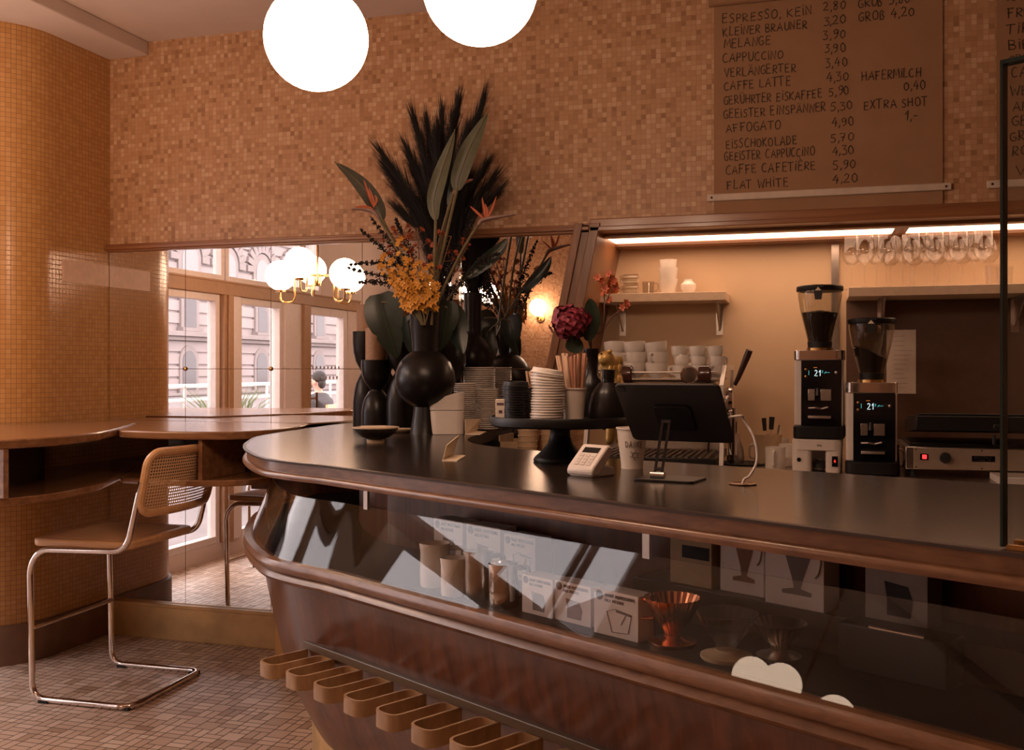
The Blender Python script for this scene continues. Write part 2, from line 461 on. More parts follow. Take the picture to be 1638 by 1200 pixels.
# tiled pillar between mosaic wall and shop front, with its rounded corner
def strip_uv(name, path, z0, z1, m, kind=True):
    vs, fs, uv = [], [], []
    L = 0.0
    for i, p in enumerate(path):
        if i: L += math.hypot(p[0] - path[i - 1][0], p[1] - path[i - 1][1])
        vs += [(p[0], p[1], z0), (p[0], p[1], z1)]; uv.append(L)
    for i in range(len(path) - 1): fs.append((2 * i, 2 * i + 1, 2 * i + 3, 2 * i + 2))
    me = bpy.data.meshes.new(name); me.from_pydata(vs, [], fs); me.materials.append(m)
    l = me.uv_layers.new(name='metres')
    for i, f in enumerate(fs):
        for k, vi in enumerate(f): l.data[4 * i + k].uv = (uv[vi // 2], vs[vi][2])
    me.polygons.foreach_set('use_smooth', [True] * len(fs))
    o = bpy.data.objects.new(name, me); COL.objects.link(o)
    if kind: o['kind'] = 'structure'
    return o
pil = [(-3.44, YW)] + [(-3.44, 3.9 + 0.41 * (1 - k / 6)) for k in range(1, 6)]
pil += [(-3.74 + 0.30 * cos(a), 3.90 - 0.30 * sin(a)) for a in [R(6 * k) for k in range(16)]]
pil += [(-4.05, 3.60), (-4.05, YW)]
strip_uv('wall_pillar', pil, 0.0, 2.94, M_pillar)
SKO = 0.018
sk = MB(); sk.sweep(pil[:-2] + [(-4.04, 3.6)], [(SKO, 0.0), (SKO, 0.175), (SKO * .6, 0.18), (0.0, 0.18), (0.0, 0.0)])
struct('baseboard_left', sk, M_skirt)
b = MB(); b.box(-3.42, -2.0, YW - 0.035, YW, 0.0, 0.172); b.box(-3.42, -2.0, YW - 0.042, YW, 0.160, 0.178)
struct('baseboard_back', b, M_kick, bevel=0.003)
b = MB(); b.box(-3.446, -3.4365, 3.97, 4.297, 1.768, 1.876)
tag(obj('name_strip', b, mat('blank_cream_strip', (.80, .56, .42), 0.6), at=(-3.44, 4.13, 1.768)), 'blank cream strip fixed to the ochre tiled pillar beside the mirror', 'strip')

# ------------------------------------------------------------------ mirror on the wall, in panels with seams and brass buttons
SEAM = [-3.437, -2.986, -2.507, -2.025, -1.536]
def edge_x(z): return -0.993 - 0.207 * (1.95 - z)
mir = thing('wall_mirror', 'large panelled mirror wall behind the counter under the wooden rail', 'mirror', (-2.2, YW, 0.18))
for i in range(5):
    for z0, z1 in ((0.18, 1.348), (1.351, 1.945)):
        b = MB(); x0 = SEAM[i] + 0.0015
        if i < 4: xa = xb = SEAM[i + 1] - 0.0015
        else: xa, xb = edge_x(z0), edge_x(z1)
        b.add([(x0, YW - .010, z0), (xa, YW - .010, z0), (xb, YW - .010, z1), (x0, YW - .010, z1), (x0, YW, z0), (xa, YW, z0), (xb, YW, z1), (x0, YW, z1)],
              [(0, 1, 2, 3), (7, 6, 5, 4), (0, 4, 5, 1), (1, 5, 6, 2), (2, 6, 7, 3), (3, 7, 4, 0)])
        obj('mirror_panel', b, M_mirror, mir, smooth=False)
for x in SEAM[1:3]:
    b = MB(); b.sphere((x, YW - .013, 1.35), 0.011, 12, 8, (1, .6, 1)); obj('brass_button', b, M_brass, mir)
b = MB(); b.box(SEAM[4] - .004, SEAM[4] + .004, YW - .014, YW - .009, 0.2, 1.94)
obj('seam_strip', b, M_chrome, mir)['label'] = 'bright metal seam strip'

# ------------------------------------------------------------------ wooden rail, jamb and soffit of the bar niche
b = MB(); b.box(-3.437, -0.93, YW - .030, YW, 1.943, 1.982); b.box(-3.437, -0.93, YW - .042, YW, 1.953, 1.972)
struct('trim_1', b, M_rail, bevel=0.004)
b = MB(); b.box(-0.93, 3.5, YW - .030, YW, 1.966, 2.004); b.box(-0.93, 3.5, YW - .040, YW + .10, 1.948, 1.970)
struct('trim_2', b, M_rail, bevel=0.004)
b = MB()
def jam(x_off0, x_off1, y0, y1):
    q = [(edge_x(.90) + x_off0, .90), (edge_x(.90) + x_off1, .90), (edge_x(1.985) + x_off1, 1.985), (edge_x(1.985) + x_off0, 1.985)]
    b.add([(x, y0, z) for x, z in q] + [(x, y1, z) for x, z in q], [(0, 1, 2, 3), (7, 6, 5, 4), (0, 4, 5, 1), (1, 5, 6, 2), (2, 6, 7, 3), (3, 7, 4, 0)])
jam(0.0, 0.10, YW - .030, YW + .53); jam(-0.008, 0.028, YW - .045, YW); jam(0.060, 0.104, YW - .040, YW)
struct('trim_4', b, M_jamb, bevel=0.003)
b = MB(); b.box(-1.0, 1.75, YW + .10, 4.84, 1.952, 1.956); b.box(-1.0, 1.75, YW + .08, YW + .14, 1.935, 1.955); b.box(-1.0, 1.75, 4.70, 4.835, 1.930, 1.955)
for x in (-0.93, 0.36, 1.62): b.box(x - .028, x + .028, YW + .12, 4.72, 1.936, 1.955)
struct('trim_5', b, M_rail, bevel=0.002)
for k, (x0, x1, lb) in enumerate(((-0.90, 0.33, 'long glowing light panel in the niche ceiling above the cup shelf'), (0.39, 1.59, 'glowing light panel in the niche ceiling above the wine glasses'))):
    t = thing('light_panel', lb, 'light', ((x0 + x1) / 2, 4.58, 1.945), group='light panels of the niche ceiling')
    b = MB(); b.box(x0, x1, YW + .142, 4.698, 1.944, 1.951); obj('diffuser', b, M_panel, t)
    b = MB(); b.box(x0 - .002, x1 + .002, YW + .139, YW + .147, 1.938, 1.951); b.box(x0 - .002, x1 + .002, 4.694, 4.702, 1.938, 1.951); obj('panel_frame', b, M_rail, t)

# ------------------------------------------------------------------ shop front on the left (seen in the mirror and in the case glass)
XF = -4.05
b = MB(); b.box(XF - .12, XF, -3.1, 0.30, 0.0, 2.95); b.box(XF - .12, XF, 0.30, 3.62, 0.0, 0.11); b.box(XF - .12, XF + .06, 0.30, 3.62, 2.80, 3.0); b.box(XF - .12, XF, 0.30, 0.82, 1.98, 2.80)
struct('wall_left', b, M_plaster, smooth=False)
b = MB(); b.box(XF - .10, XF + .03, 0.10, 3.62, 1.88, 1.975); b.box(XF - .11, XF + .04, 0.10, 3.62, 1.965, 1.98)
struct('trim_6', b, M_brownfr, bevel=0.004)
b = MB(); b.box(XF - .10, XF + .02, 2.12, 2.24, 0.11, 1.88); struct('trim_7', b, M_pale, bevel=0.004)
b = MB(); b.box(XF - .10, XF + .04, 2.24, 2.36, 0.11, 1.88); b.box(XF - .02, XF + .06, 2.27, 2.33, 0.11, 1.88); struct('trim_8', b, M_brownfr, bevel=0.004)
b = MB(); b.box(XF - .12, XF + .02, 1.20, 1.47, 0.11, 1.88); struct('trim_9', b, M_pale, bevel=0.004)
b = MB(); b.box(XF - .06, XF + .05, 1.09, 1.20, 0.11, 1.88); struct('trim_10', b, M_brownfr, bevel=0.004)
def window(n, y0, y1, z0, z1, fm, fw=0.045, kind='window'):
    b = MB()
    b.box(XF - .07, XF, y0, y0 + fw, z0, z1); b.box(XF - .07, XF, y1 - fw, y1, z0, z1)
    b.box(XF - .07, XF, y0 + fw, y1 - fw, z0, z0 + fw); b.box(XF - .07, XF, y0 + fw, y1 - fw, z1 - fw, z1)
    o = struct(f'{kind}_{n}', b, fm, bevel=0.003)
    g = MB(); g.box(XF - .045, XF - .037, y0 + fw, y1 - fw, z0 + fw, z1 - fw); obj('pane', g, M_pane, o, smooth=False)
    return o
window(1, 2.36, 3.60, 0.11, 1.88, M_pale, 0.05)
window(2, 1.47, 2.12, 0.11, 1.88, M_pale, 0.05)
dr = window(1, 0.32, 1.09, 0.03, 1.88, M_pale, 0.07, 'door')
b = MB(); b.tube([(XF + .05, 1.0, 0.8), (XF + .05, 1.0, 1.15)], 0.012, 8); b.box(XF - .01, XF + .05, 0.99, 1.01, 0.84, 0.86); b.box(XF - .01, XF + .05, 0.99, 1.01, 1.09, 1.11)
obj('door_handle', b, M_chrome, dr)
b = MB()
for k in range(9):
    for r_ in range(2):
        y = 0.42 + k * 0.07 + r_ * .035
        if y < 1.0: b.lathe([(0.016, 0), (0.016, .001)], (0, 0, 0), 12, Matrix.Translation((XF - .034, y, 1.36 - r_ * .09)) @ Matrix.Rotation(pi / 2, 4, 'Y'))
obj('dot_stickers', b, mat('grey_sticker', (.35, .33, .34), 0.6), dr)['label'] = 'rows of grey oval stickers'
for k, (y0, y1) in enumerate(((2.30, 3.60), (1.15, 2.28), (0.82, 1.13))): window(3 + k, y0, y1, 1.98, 2.80, M_pale, 0.04)

# ------------------------------------------------------------------ outside: street, rails, stone building, a guest at a table
b = MB(); b.box(-60, -4.17, -120, 40, -0.12, -0.02); struct('ground', b, M_street, smooth=False)
XB = -30.0
bld = thing('stone_building', 'pale stone building with arched windows across the street', 'building', (XB - 4, -45, -0.02))
b = MB(); b.box(XB - 8, XB, -82, -8, -0.02, 14); obj('facade_wall', b, M_stone, bld, smooth=False)
b = MB()
for z0, z1, dx in ((2.75, 2.95, .35), (2.95, 3.2, .55), (0.0, 0.15, .2), (9.2, 9.6, .6)): b.box(XB, XB + dx, -82, -8, z0, z1)
obj('cornice', b, M_stone2, bld, bevel=0.03)
b = MB()
for z in [0.35 + .62 * k for k in range(4)] + [3.6 + .62 * k for k in range(9)]: b.box(XB, XB + .10, -82, -8, z, z + .50)
obj('ashlar_courses', b, M_stone, bld, smooth=False)
def arch(y, z0, zs, r, x0, x1, n=14):
    poly = [(y - r, z0), (y + r, z0)] + [(y + r * cos(pi * k / n), zs + r * sin(pi * k / n)) for k in range(n + 1)]
    m = len(poly)
    return [(x0, p, q) for p, q in poly] + [(x1, p, q) for p, q in poly], [tuple(range(m, 2 * m))] + [(i, (i + 1) % m, m + (i + 1) % m, m + i) for i in range(m)]
for k in range(18):
    y = -14.0 - 3.45 * k
    b = MB(); b.add(*arch(y, 0.15, 1.75, .78, XB, XB + .16)); s = obj('window_surround', b, M_stone2, bld, smooth=False)
    b = MB(); b.add(*arch(y, 0.3, 1.7, .55, XB + .1, XB + .18)); obj('window_glass', b, M_winglass, s, smooth=False)
    b = MB(); b.box(XB, XB + .22, y - .75, y + .75, 3.3, 5.35); b.box(XB, XB + .4, y - .85, y + .85, 3.22, 3.4); s = obj('window_surround', b, M_stone2, bld, smooth=False)
    b = MB(); b.box(XB + .1, XB + .235, y - .5, y + .5, 3.42, 5.1); obj('window_glass', b, M_winglass, s, smooth=False)
    b = MB(); b.add(*arch(y, 5.75, 6.9, .95, XB, XB + .2))
    for j in range(11):
        a = pi * j / 10
        M = Matrix.Translation((XB + .12, y, 6.9)) @ Matrix.Rotation(a, 4, 'X')
        b.box(-.12, .14, 1.0, 1.62, -.17, .17, M)
    s = obj('arch_surround', b, M_stone2, bld, smooth=False)
    b = MB(); b.add(*arch(y, 5.85, 6.85, .66, XB + .1, XB + .22)); obj('window_glass', b, mat('pale_window_glass', (.28, .24, .24), .3) if k == 0 else bpy.data.materials['pale_window_glass'], s, smooth=False)
rl = thing('street_railing', 'white two rail barrier along the far kerb of the street', 'railing', (-8.0, -4, -0.02))
for z in (1.12, 0.93):
    b = MB(); b.tube([(-8, -22, z), (-8, 3.5, z)], 0.028, 8); obj('rail', b, M_white, rl)
for k in range(13):
    b = MB(); b.tube([(-8, 3.4 - 2.1 * k, -0.02), (-8, 3.4 - 2.1 * k, 1.12)], 0.022, 8); obj('post', b, M_pale, rl)
# potted grass by the door
pt = thing('planter', 'green grassy plant in a grey tub outside the shop front', 'plant', (-5.6, -0.15, -0.02))
b = MB(); b.lathe([(.0, 0), (.17, 0), (.21, .42), (.19, .42), (.17, .38), (0, .38)], (-5.6, -0.15, -0.02), 24); obj('tub', b, M_street, pt)
b = MB(); rg = random.Random(3)
for k in range(130):
    a = rg.uniform(0, 2 * pi); l = rg.uniform(.45, .85); s_ = rg.uniform(.1, .45); p0 = Vector((-5.6 + .1 * cos(a), -0.15 + .1 * sin(a), .36))
    p1 = p0 + Vector((s_ * .5 * cos(a), s_ * .5 * sin(a), l * .8)); p2 = p0 + Vector((s_ * cos(a), s_ * sin(a), l))
    b.tube([p0, p1, p2], [.006, .005, .001], 4)
o = obj('foliage', b, mat('grass_green', (.16, .20, .09), .6), pt); o['kind'] = 'stuff'

def skinned(name, verts, edges, radii, m, parent, root=0, sub=2):
    me = bpy.data.meshes.new(name); off = wloc(parent)
    me.from_pydata([tuple(Vector(v) - off) for v in verts], edges, []); me.materials.append(m)
    o = bpy.data.objects.new(name, me); COL.objects.link(o); o.parent = parent
    k = o.modifiers.new('skin', 'SKIN'); k.use_smooth_shade = True
    sv = me.skin_vertices[0].data
    for i, r in enumerate(radii):
        r = r if isinstance(r, tuple) else (r, r)
        sv[i].radius = r; sv[i].use_root = (i == root)
    q = o.modifiers.new('sub', 'SUBSURF'); q.levels = sub; q.render_levels = sub
    return o
# a guest sitting outside, back half turned, head towards the street
px0, py0 = -6.3, -3.45
g = thing('person', 'person with short dark hair in a charcoal shirt sitting outside the window', 'person', (px0, py0, -0.02))
def gp(x, y, z): return (px0 + x, py0 + y, z)
V = [gp(0, 0, .50), gp(0, 0, .62), gp(.01, 0, .78), gp(.0, 0, .95), gp(-.01, 0, 1.03), gp(-.02, 0, 1.10), gp(-.03, 0, 1.17), gp(-.035, 0, 1.24),
     gp(0, .18, .94), gp(-.08, .25, .70), gp(-.30, .17, .66), gp(0, -.18, .94), gp(-.08, -.25, .70), gp(-.30, -.17, .66),
     gp(-.05, .10, .49), gp(-.45, .12, .48), gp(-.42, .12, .06), gp(-.55, .12, .02), gp(-.05, -.10, .49), gp(-.45, -.12, .48), gp(-.42, -.12, .06), gp(-.55, -.12, .02),
     gp(-.37, .15, .655), gp(-.37, -.15, .655)]
E = [(0, 1), (1, 2), (2, 3), (3, 4), (4, 5), (5, 6), (6, 7), (3, 8), (8, 9), (9, 10), (10, 22), (3, 11), (11, 12), (12, 13), (13, 23),
     (0, 14), (14, 15), (15, 16), (16, 17), (0, 18), (18, 19), (19, 20), (20, 21)]
RD = [(.14, .11), (.13, .10), (.15, .105), (.13, .09), (.055, .055), (.055, .06), (.075, .095), (.07, .085), .055, .045, .032, .055, .045, .032,
      .085, .065, .042, .035, .085, .065, .042, .035, .028, .028]
skinned('body', V, E, RD, M_skin, g)
sv_ = V[:5] + [V[8], V[9], V[11], V[12]]
skinned('shirt', sv_, [(0, 1), (1, 2), (2, 3), (3, 4), (3, 5), (5, 6), (3, 7), (7, 8)], [(.17, .14), (.17, .135), (.19, .14), (.17, .13), .078, .095, .08, .095, .08], M_shirt, g)
tv = [V[0], V[14], V[15], V[16], V[18], V[19], V[20]]
skinned('trousers', tv, [(0, 1), (1, 2), (2, 3), (0, 4), (4, 5), (5, 6)], [.13, .098, .08, .058, .098, .08, .058], M_trouser, g)
b = MB(); b.sphere(gp(.0, 0, 1.235), .098, 18, 12, (1.02, .86, .95)); b.sphere(gp(.035, 0, 1.16), .07, 14, 10, (.75, .95, 1.1)); obj('hair', b, M_hair, g)
b = MB(); b.sphere(gp(-.125, 0, 1.165), .018, 10, 8, (1.2, .8, 1.2))
obj('nose', b, M_skin, g)
for s_ in (-1, 1):
    b = MB(); b.sphere(gp(-.03, s_ * .088, 1.165), .03, 10, 8, (.65, .35, 1.1)); obj('ear', b, M_skin, g)
    b = MB(); b.sphere(gp(-.10, s_ * .034, 1.185), .011, 10, 8, (.6, 1.2, .8)); obj('eye', b, M_hair, g)
b = MB(); b.sphere(gp(-.115, 0, 1.115), .02, 10, 8, (.4, 1.2, .35)); obj('mouth', b, mat('lips', (.40, .16, .13), .5), g)
ch = thing('garden_chair', 'wooden garden chair under the guest outside', 'chair', (px0 + .02, py0, -0.02))
b = MB(); b.box(px0 - .24, px0 + .22, py0 - .23, py0 + .23, .36, .39); obj('seat', b, M_beech, ch, bevel=.008)
b = MB()
for z in (.55, .68, .81): b.box(px0 + .21, px0 + .235, py0 - .22, py0 + .22, z, z + .07)
obj('backrest', b, M_beech, ch, bevel=.006)
for sx, sy in ((-.22, -.21), (-.22, .21), (.22, -.21), (.22, .21)):
    b = MB(); b.tube([(px0 + sx, py0 + sy, -.02), (px0 + sx, py0 + sy, .36 if sx < 0 else .88)], .018, 8); obj('leg', b, M_beech, ch)

# ------------------------------------------------------------------ lamps
def hanging_globe(p, lb):
    t = thing('pendant_lamp', lb, 'lamp', p, group='globe lamps hanging from the ceiling')
    b = MB(); b.sphere(p, 0.125, 40, 24); obj('glass_globe', b, M_globe, t)
    b = MB(); b.lathe([(.0, 0), (.035, 0), (.035, .03), (.012, .045), (0, .045)], (p[0], p[1], p[2] + .118), 20); obj('brass_cap', b, M_brass, t)
    b = MB(); b.tube([(p[0], p[1], p[2] + .15), (p[0], p[1], 3.0)], .006, 8); obj('rod', b, M_brass, t)
    b = MB(); b.lathe([(.0, 0), (.05, 0), (.05, .02), (0, .02)], (p[0], p[1], 2.98), 24); obj('ceiling_rose', b, M_brass, t)
hanging_globe(pd(506, 61, 2.42), 'left of the two large glowing globe lamps at the top edge')
hanging_globe(pd(768, -22, 2.16), 'right globe lamp at the top edge, cut off by the picture')
def chandelier(c, lb, a0=0.3, gm=None):
    t = thing('chandelier', lb, 'chandelier', (c[0], c[1], c[2]), group='five armed globe chandeliers')
    c = Vector(c)
    b = MB(); b.tube([(c.x, c.y, c.z - .05), (c.x, c.y, 3.0)], .008, 8); b.lathe([(0, -.1), (.02, -.1), (.03, -.06), (.02, -.02), (0, -.02)], c, 16); b.lathe([(0, 0), (.06, 0), (.06, .02), (0, .02)], (c.x, c.y, 2.98), 24); obj('stem', b, M_brass, t)
    for k in range(5):
        a = a0 + 2 * pi * k / 5; d = Vector((cos(a), sin(a), 0)); h = .03 * ((k % 2) * 2 - 1)
        q = c + d * .245 + Vector((0, 0, h))
        b = MB(); b.tube(fillet([c + d * .02 + Vector((0, 0, -.03)), c + d * .15 + Vector((0, 0, -.03)), c + d * .15 + Vector((0, 0, h - .18)), q + Vector((0, 0, -.18)), q + Vector((0, 0, -.10))], .045, 8), .0065, 8); ar = obj('arm', b, M_brass, t)
        b = MB(); b.lathe([(0, -.012), (.036, -.012), (.036, 0), (0, 0)], (q.x, q.y, q.z - .098), 20); obj('cup', b, M_brass, ar)
        b = MB(); b.sphere(q, .100, 28, 18); obj('glass_globe', b, gm or M_globe2, t)
chandelier((-3.15, 2.60, 2.00), 'brass chandelier with five white globes reflected in the mirror by the window')
chandelier((-3.02, 0.10, 2.06), 'brass chandelier with five white globes behind the camera, reflected in the case glass', 0.9, M_globe3)
def sconce(x, z, lb):
    t = thing('wall_lamp', lb, 'lamp', (x, -3.0, z), group='globe wall lamps on the far mosaic wall')
    b = MB(); b.lathe([(0, 0), (.05, 0), (.05, .02), (0, .02)], (0, 0, 0), 20, Matrix.Translation((x, -3.0, z - .12)) @ Matrix.Rotation(-pi / 2, 4, 'X')); b.tube(spline([(x, -2.98, z - .12), (x, -2.90, z - .15), (x, -2.86, z - .11)], 6), .007, 8); obj('arm', b, M_brass, t)
    b = MB(); b.sphere((x, -2.86, z), .10, 28, 18); obj('glass_globe', b, M_globe, t)
sconce(-3.12, 2.08, 'globe wall lamp reflected right of the black vase in the mirror')

# ================================================================== WALL TABLES (window counter and rounded table along the mirror)
ZC = 1.09
def tabletop(name, lb, cat, outline, back, z1, loc, edge_m=M_table, dividers=()):
    """outline runs with the room on its right hand side; back closes it along the wall"""
    t = thing(name, lb, cat, loc)
    poly = outline + back
    b = MB(); b.prism(poly, z1 - .034, z1); obj('tabletop', b, edge_m, t, bevel=.006)
    b = MB(); b.prism(offset(outline, .012) + back, .862, .888); obj('bottom_board', b, M_table, t, bevel=.004)
    b = MB(); ins = offset(outline, .30 if name == 'window_counter' else .34)
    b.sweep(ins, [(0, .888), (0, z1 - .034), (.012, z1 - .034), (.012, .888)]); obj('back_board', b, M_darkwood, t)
    for (p, q) in dividers:
        d = Vector((q[0] - p[0], q[1] - p[1])); d.normalize(); n = Vector((-d.y, d.x)) * .010
        b = MB(); b.prism([(p[0] + n.x, p[1] + n.y), (p[0] - n.x, p[1] - n.y), (q[0] - n.x, q[1] - n.y), (q[0] + n.x, q[1] + n.y)], .888, z1 - .034)
        obj('divider', b, M_table, t, bevel=.002)
    return t
def S2(pts, n=8): return [(p.x, p.y) for p in spline([(x, y, 0) for x, y in pts], n)]
wo = S2([(-4.0, 3.02), (-3.5, 2.92), (-3.05, 2.80), (-2.84, 2.80), (-2.735, 2.90), (-2.685, 3.08), (-2.72, 3.34), (-2.845, 3.62)])
bkp = [(-3.432, 3.9)] + [(-3.738 + 0.31 * cos(a), 3.90 - 0.31 * sin(a)) for a in [R(10 * k) for k in range(1, 9)]] + [(-4.0, 3.592)]
tabletop('window_counter', 'wooden window counter with open dark shelf along the tiled pillar', 'counter', wo, [(-3.05, 4.0), (-3.432, 4.02)] + bkp, 1.098,
         (-3.2, 3.2, .862), dividers=(((-2.74, 2.885), (-3.0, 2.95)),))
# front edge of the table along the mirror (towards the camera), rounded at its right end
to = S2([(-2.86, 3.63), (-2.79, 3.575), (-2.62, 3.56), (-2.43, 3.58), (-2.29, 3.63), (-2.22, 3.74), (-2.20, 3.9), (-2.235, 4.10), (-2.30, 4.293)])
tabletop('mirror_table', 'rounded wooden table with open shelf against the mirror', 'table', to, [(-3.43, 4.293), (-3.43, 4.03), (-3.05, 4.01)], 1.09,
         (-2.7, 3.95, .862), dividers=(((-2.43, 3.60), (-2.43, 3.93)),))

# ================================================================== CANTILEVER STOOLS (front = local +x)
def stool(lb, loc, rz):
    t = thing('bar_stool', lb, 'stool', loc, rz, group='cane and chrome cantilever stools')
    half = [(-.285, .250, .905), (-.215, .250, .628), (.185, .250, .618), (.235, .250, .55), (.222, .250, .013), (-.235, .250, .013)]
    p = [Vector(q) for q in half]
    full = p + [Vector((q.x, -q.y, q.z)) for q in reversed(p)]
    b = MB(); b.tube(fillet(full, .065, 7), .0125, 12); obj('tube_frame', b, M_chrome, t, local=True)
    b = MB(); b.tube([(.222, -.25, .30), (.222, .25, .30)], .010, 10); obj('footrest', b, M_chrome, t, local=True)
    b = MB(); b.prism(rrect(-.215, .250, -.238, .238, .05), .628, .660); q = obj('seat', b, M_beech, t, local=True, bevel=.008)
    b = MB(); b.prism(rrect(-.175, .205, -.20, .20, .03), .6605, .6615); obj('cane_panel', b, M_cane, q, local=True, smooth=False)
    # back: bowed frame with a cane field
    def bk(y, z): return Vector((-.262 - .045 * (1 - (y / .25) ** 2) - .20 * (z - .77), y, z))
    loop = []
    for y, z in rrect(-.245, .245, .775, 1.02, .055, 8): loop.append((y, z))
    dense = []
    for i in range(len(loop)):
        a = loop[i]; c = loop[(i + 1) % len(loop)]; n = max(1, int(math.hypot(c[0] - a[0], c[1] - a[1]) / .04))
        dense += [bk(a[0] + (c[0] - a[0]) * k / n, a[1] + (c[1] - a[1]) * k / n) for k in range(n)]
    b = MB(); b.tube(dense, .0165, 10, closed=True); q = obj('backrest', b, M_beech, t, local=True)
    b = MB(); N = 14
    for i in range(N + 1):
        y = -.235 + .47 * i / N
        b.v += [tuple(bk(y, .785)), tuple(bk(y, 1.01))]
    b.f += [(2 * i, 2 * i + 2, 2 * i + 3, 2 * i + 1) for i in range(N)]
    obj('cane_panel', b, M_caneb, q, local=True)
    for x, y in ((.165, .25), (.165, -.25), (-.205, .242), (-.205, -.242)):
        b = MB(); b.box(x - .022, x + .022, y - .013, y + .013, 0.0, .012); obj('rubber_foot', b, M_rubber, t, local=True)
    return t
st = stool('cane and chrome cantilever stool in front of the mirror table', (-2.815, 3.585, 0), R(182))
dup(st, (-3.42, 2.36, 0), (0, 0, R(188)), 'cane stool by the window seen only in the mirror')

# ================================================================== BAR COUNTER
P_out = S2([(-2.135, 4.295), (-2.135, 4.285), (-2.134, 4.20), (-2.115, 3.95), (-2.06, 3.47), (-1.95, 3.19), (-1.83, 2.965), (-1.705, 2.785), (-1.545, 2.60), (-1.42, 2.515), (-1.28, 2.452)], 7)
Tf = Vector((.8675, -.4975)); L0 = Vector((-1.28, 2.452))
P_out += [tuple(L0 + Tf * s) for s in (.12, .3, .6, 1.0, 1.4, 1.8, 2.3, 2.9, 3.6)]
P_in = S2([(-1.285, 4.29), (-1.278, 3.95), (-1.245, 3.60), (-1.165, 3.36), (-1.04, 3.20), (-.86, 3.08), (-.60, 2.90)], 6)
P_in += [(-.448, 2.82), (-.06, 2.665), (.6, 2.40), (1.4, 2.08), (2.3, 1.72)]
bar = thing('bar_counter', 'curved wooden bar counter with dark top and glazed display case', 'counter', (-.6, 2.6, 0))
b = MB(); b.prism(P_out + list(reversed(P_in)), 1.083, 1.09); obj('countertop', b, M_top, bar, smooth=False)['label'] = 'satin black brown top'
b = MB(); b.sweep(P_out, [(-.003, 1.0835), (-.005, 1.0895), (.006, 1.0905), (.006, 1.0832)]); obj('top_edge_strip', b, M_topedge, bar)
b = MB(); b.sweep(P_out, [(.008, 1.083), (.008, 1.057), (-.002, 1.055), (-.006, 1.049), (-.006, 1.043), (-.002, 1.037), (.02, 1.036), (.20, 1.036), (.20, 1.083)]); obj('edge_moulding', b, M_rim, bar, ang=50)
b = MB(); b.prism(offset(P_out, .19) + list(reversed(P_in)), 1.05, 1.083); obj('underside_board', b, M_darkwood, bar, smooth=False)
b = MB(); b.sweep(P_out, [(.092, .975), (.022, .802), (.027, .802), (.097, .975)]); obj('display_glass', b, M_casegl, bar, ang=25)
b = MB(); b.sweep(P_out, [(.0, .802), (-.006, .790), (-.006, .780), (.0, .772), (.010, .768), (.004, .762), (-.002, .752), (.006, .742), (.05, .738), (.05, .790), (.40, .790), (.40, .798), (.03, .802)])
obj('case_ledge', b, M_rim, bar, ang=50)
b = MB(); b.sweep(P_out, [(.395, .79), (.395, 1.06), (.41, 1.06), (.41, .79)]); obj('case_back', b, M_walnut, bar)
b = MB(); b.sweep(P_out, [(.035, .7985), (.035, .8035), (.392, .8035), (.392, .7985)]); obj('case_floor', b, M_blackwood, bar)
body_prof = [(.05, .742), (.068, .66), (.092, .54), (.125, .40), (.165, .285), (.205, .205), (.225, .185), (.30, .185), (.30, .742)]
b = MB(); b.sweep(P_out, body_prof); obj('body_panel', b, M_walnut, bar, ang=50)
b = MB(); b.sweep(P_out, [(.228, .0), (.228, .186), (.30, .186), (.30, .0)]); obj('plinth', b, M_kick, bar)
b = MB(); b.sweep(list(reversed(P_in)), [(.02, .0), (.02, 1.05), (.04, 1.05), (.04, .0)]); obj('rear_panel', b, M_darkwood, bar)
for s in (.085, 1.055, 2.0):
    p = L0 + Tf * s + Vector((.4975, .8675)) * .093
    b = MB(); b.box(-.009, .009, -.004, .004, .968, 1.04, Matrix.Translation((p.x, p.y, 0)) @ Matrix.Rotation(math.atan2(Tf.y, Tf.x), 4, 'Z'))
    q = obj('glass_holder', b, M_steel, bar)
# bag hooks: rail with bent wood loops on the counter front
NI = Vector((.4975, .8675))
hr = thing('bag_hook_rail', 'row of looped birch bag hooks on a rail along the counter front', 'hook rail', (L0.x, L0.y, .5))
A_f = math.atan2(Tf.y, Tf.x)
base = L0 + NI * .088
M0 = Matrix.Translation((base.x, base.y, 0)) @ Matrix.Rotation(A_f, 4, 'Z')       # local x along the front, -y outward
b = MB(); b.box(-.20, 2.5, -.020, .02, .538, .560, M0); obj('rail', b, wood('olive_rail', (.10, .06, .03), (.17, .11, .055)), hr, bevel=.002)
pitch = .137; wl = .078; Lk = .172
for k in range(11):
    x0 = -.185 + pitch * k
    pth = [(x0, -.012, 0), (x0, -Lk, 0), (x0 + wl, -Lk, 0), (x0 + wl, -.016, 0), (x0 + pitch, -.016, 0)]
    pp = fillet(pth, .030, 6)
    q2 = [(p.x, p.y) for p in pp]
    b = MB(); tmp = MB(); tmp.sweep(q2, [(-.0035, .497), (-.0035, .537), (.0035, .537), (.0035, .497)]); b.add(tmp.v, tmp.f, M0)
    hk = obj('hook_loop', b, M_hook, hr, ang=50)
    b = MB(); b.sphere((x0 + wl + .03, -.021, .517), .005, 8, 6, (1, .5, 1), M0); obj('screw', b, M_darkmetal, hk)

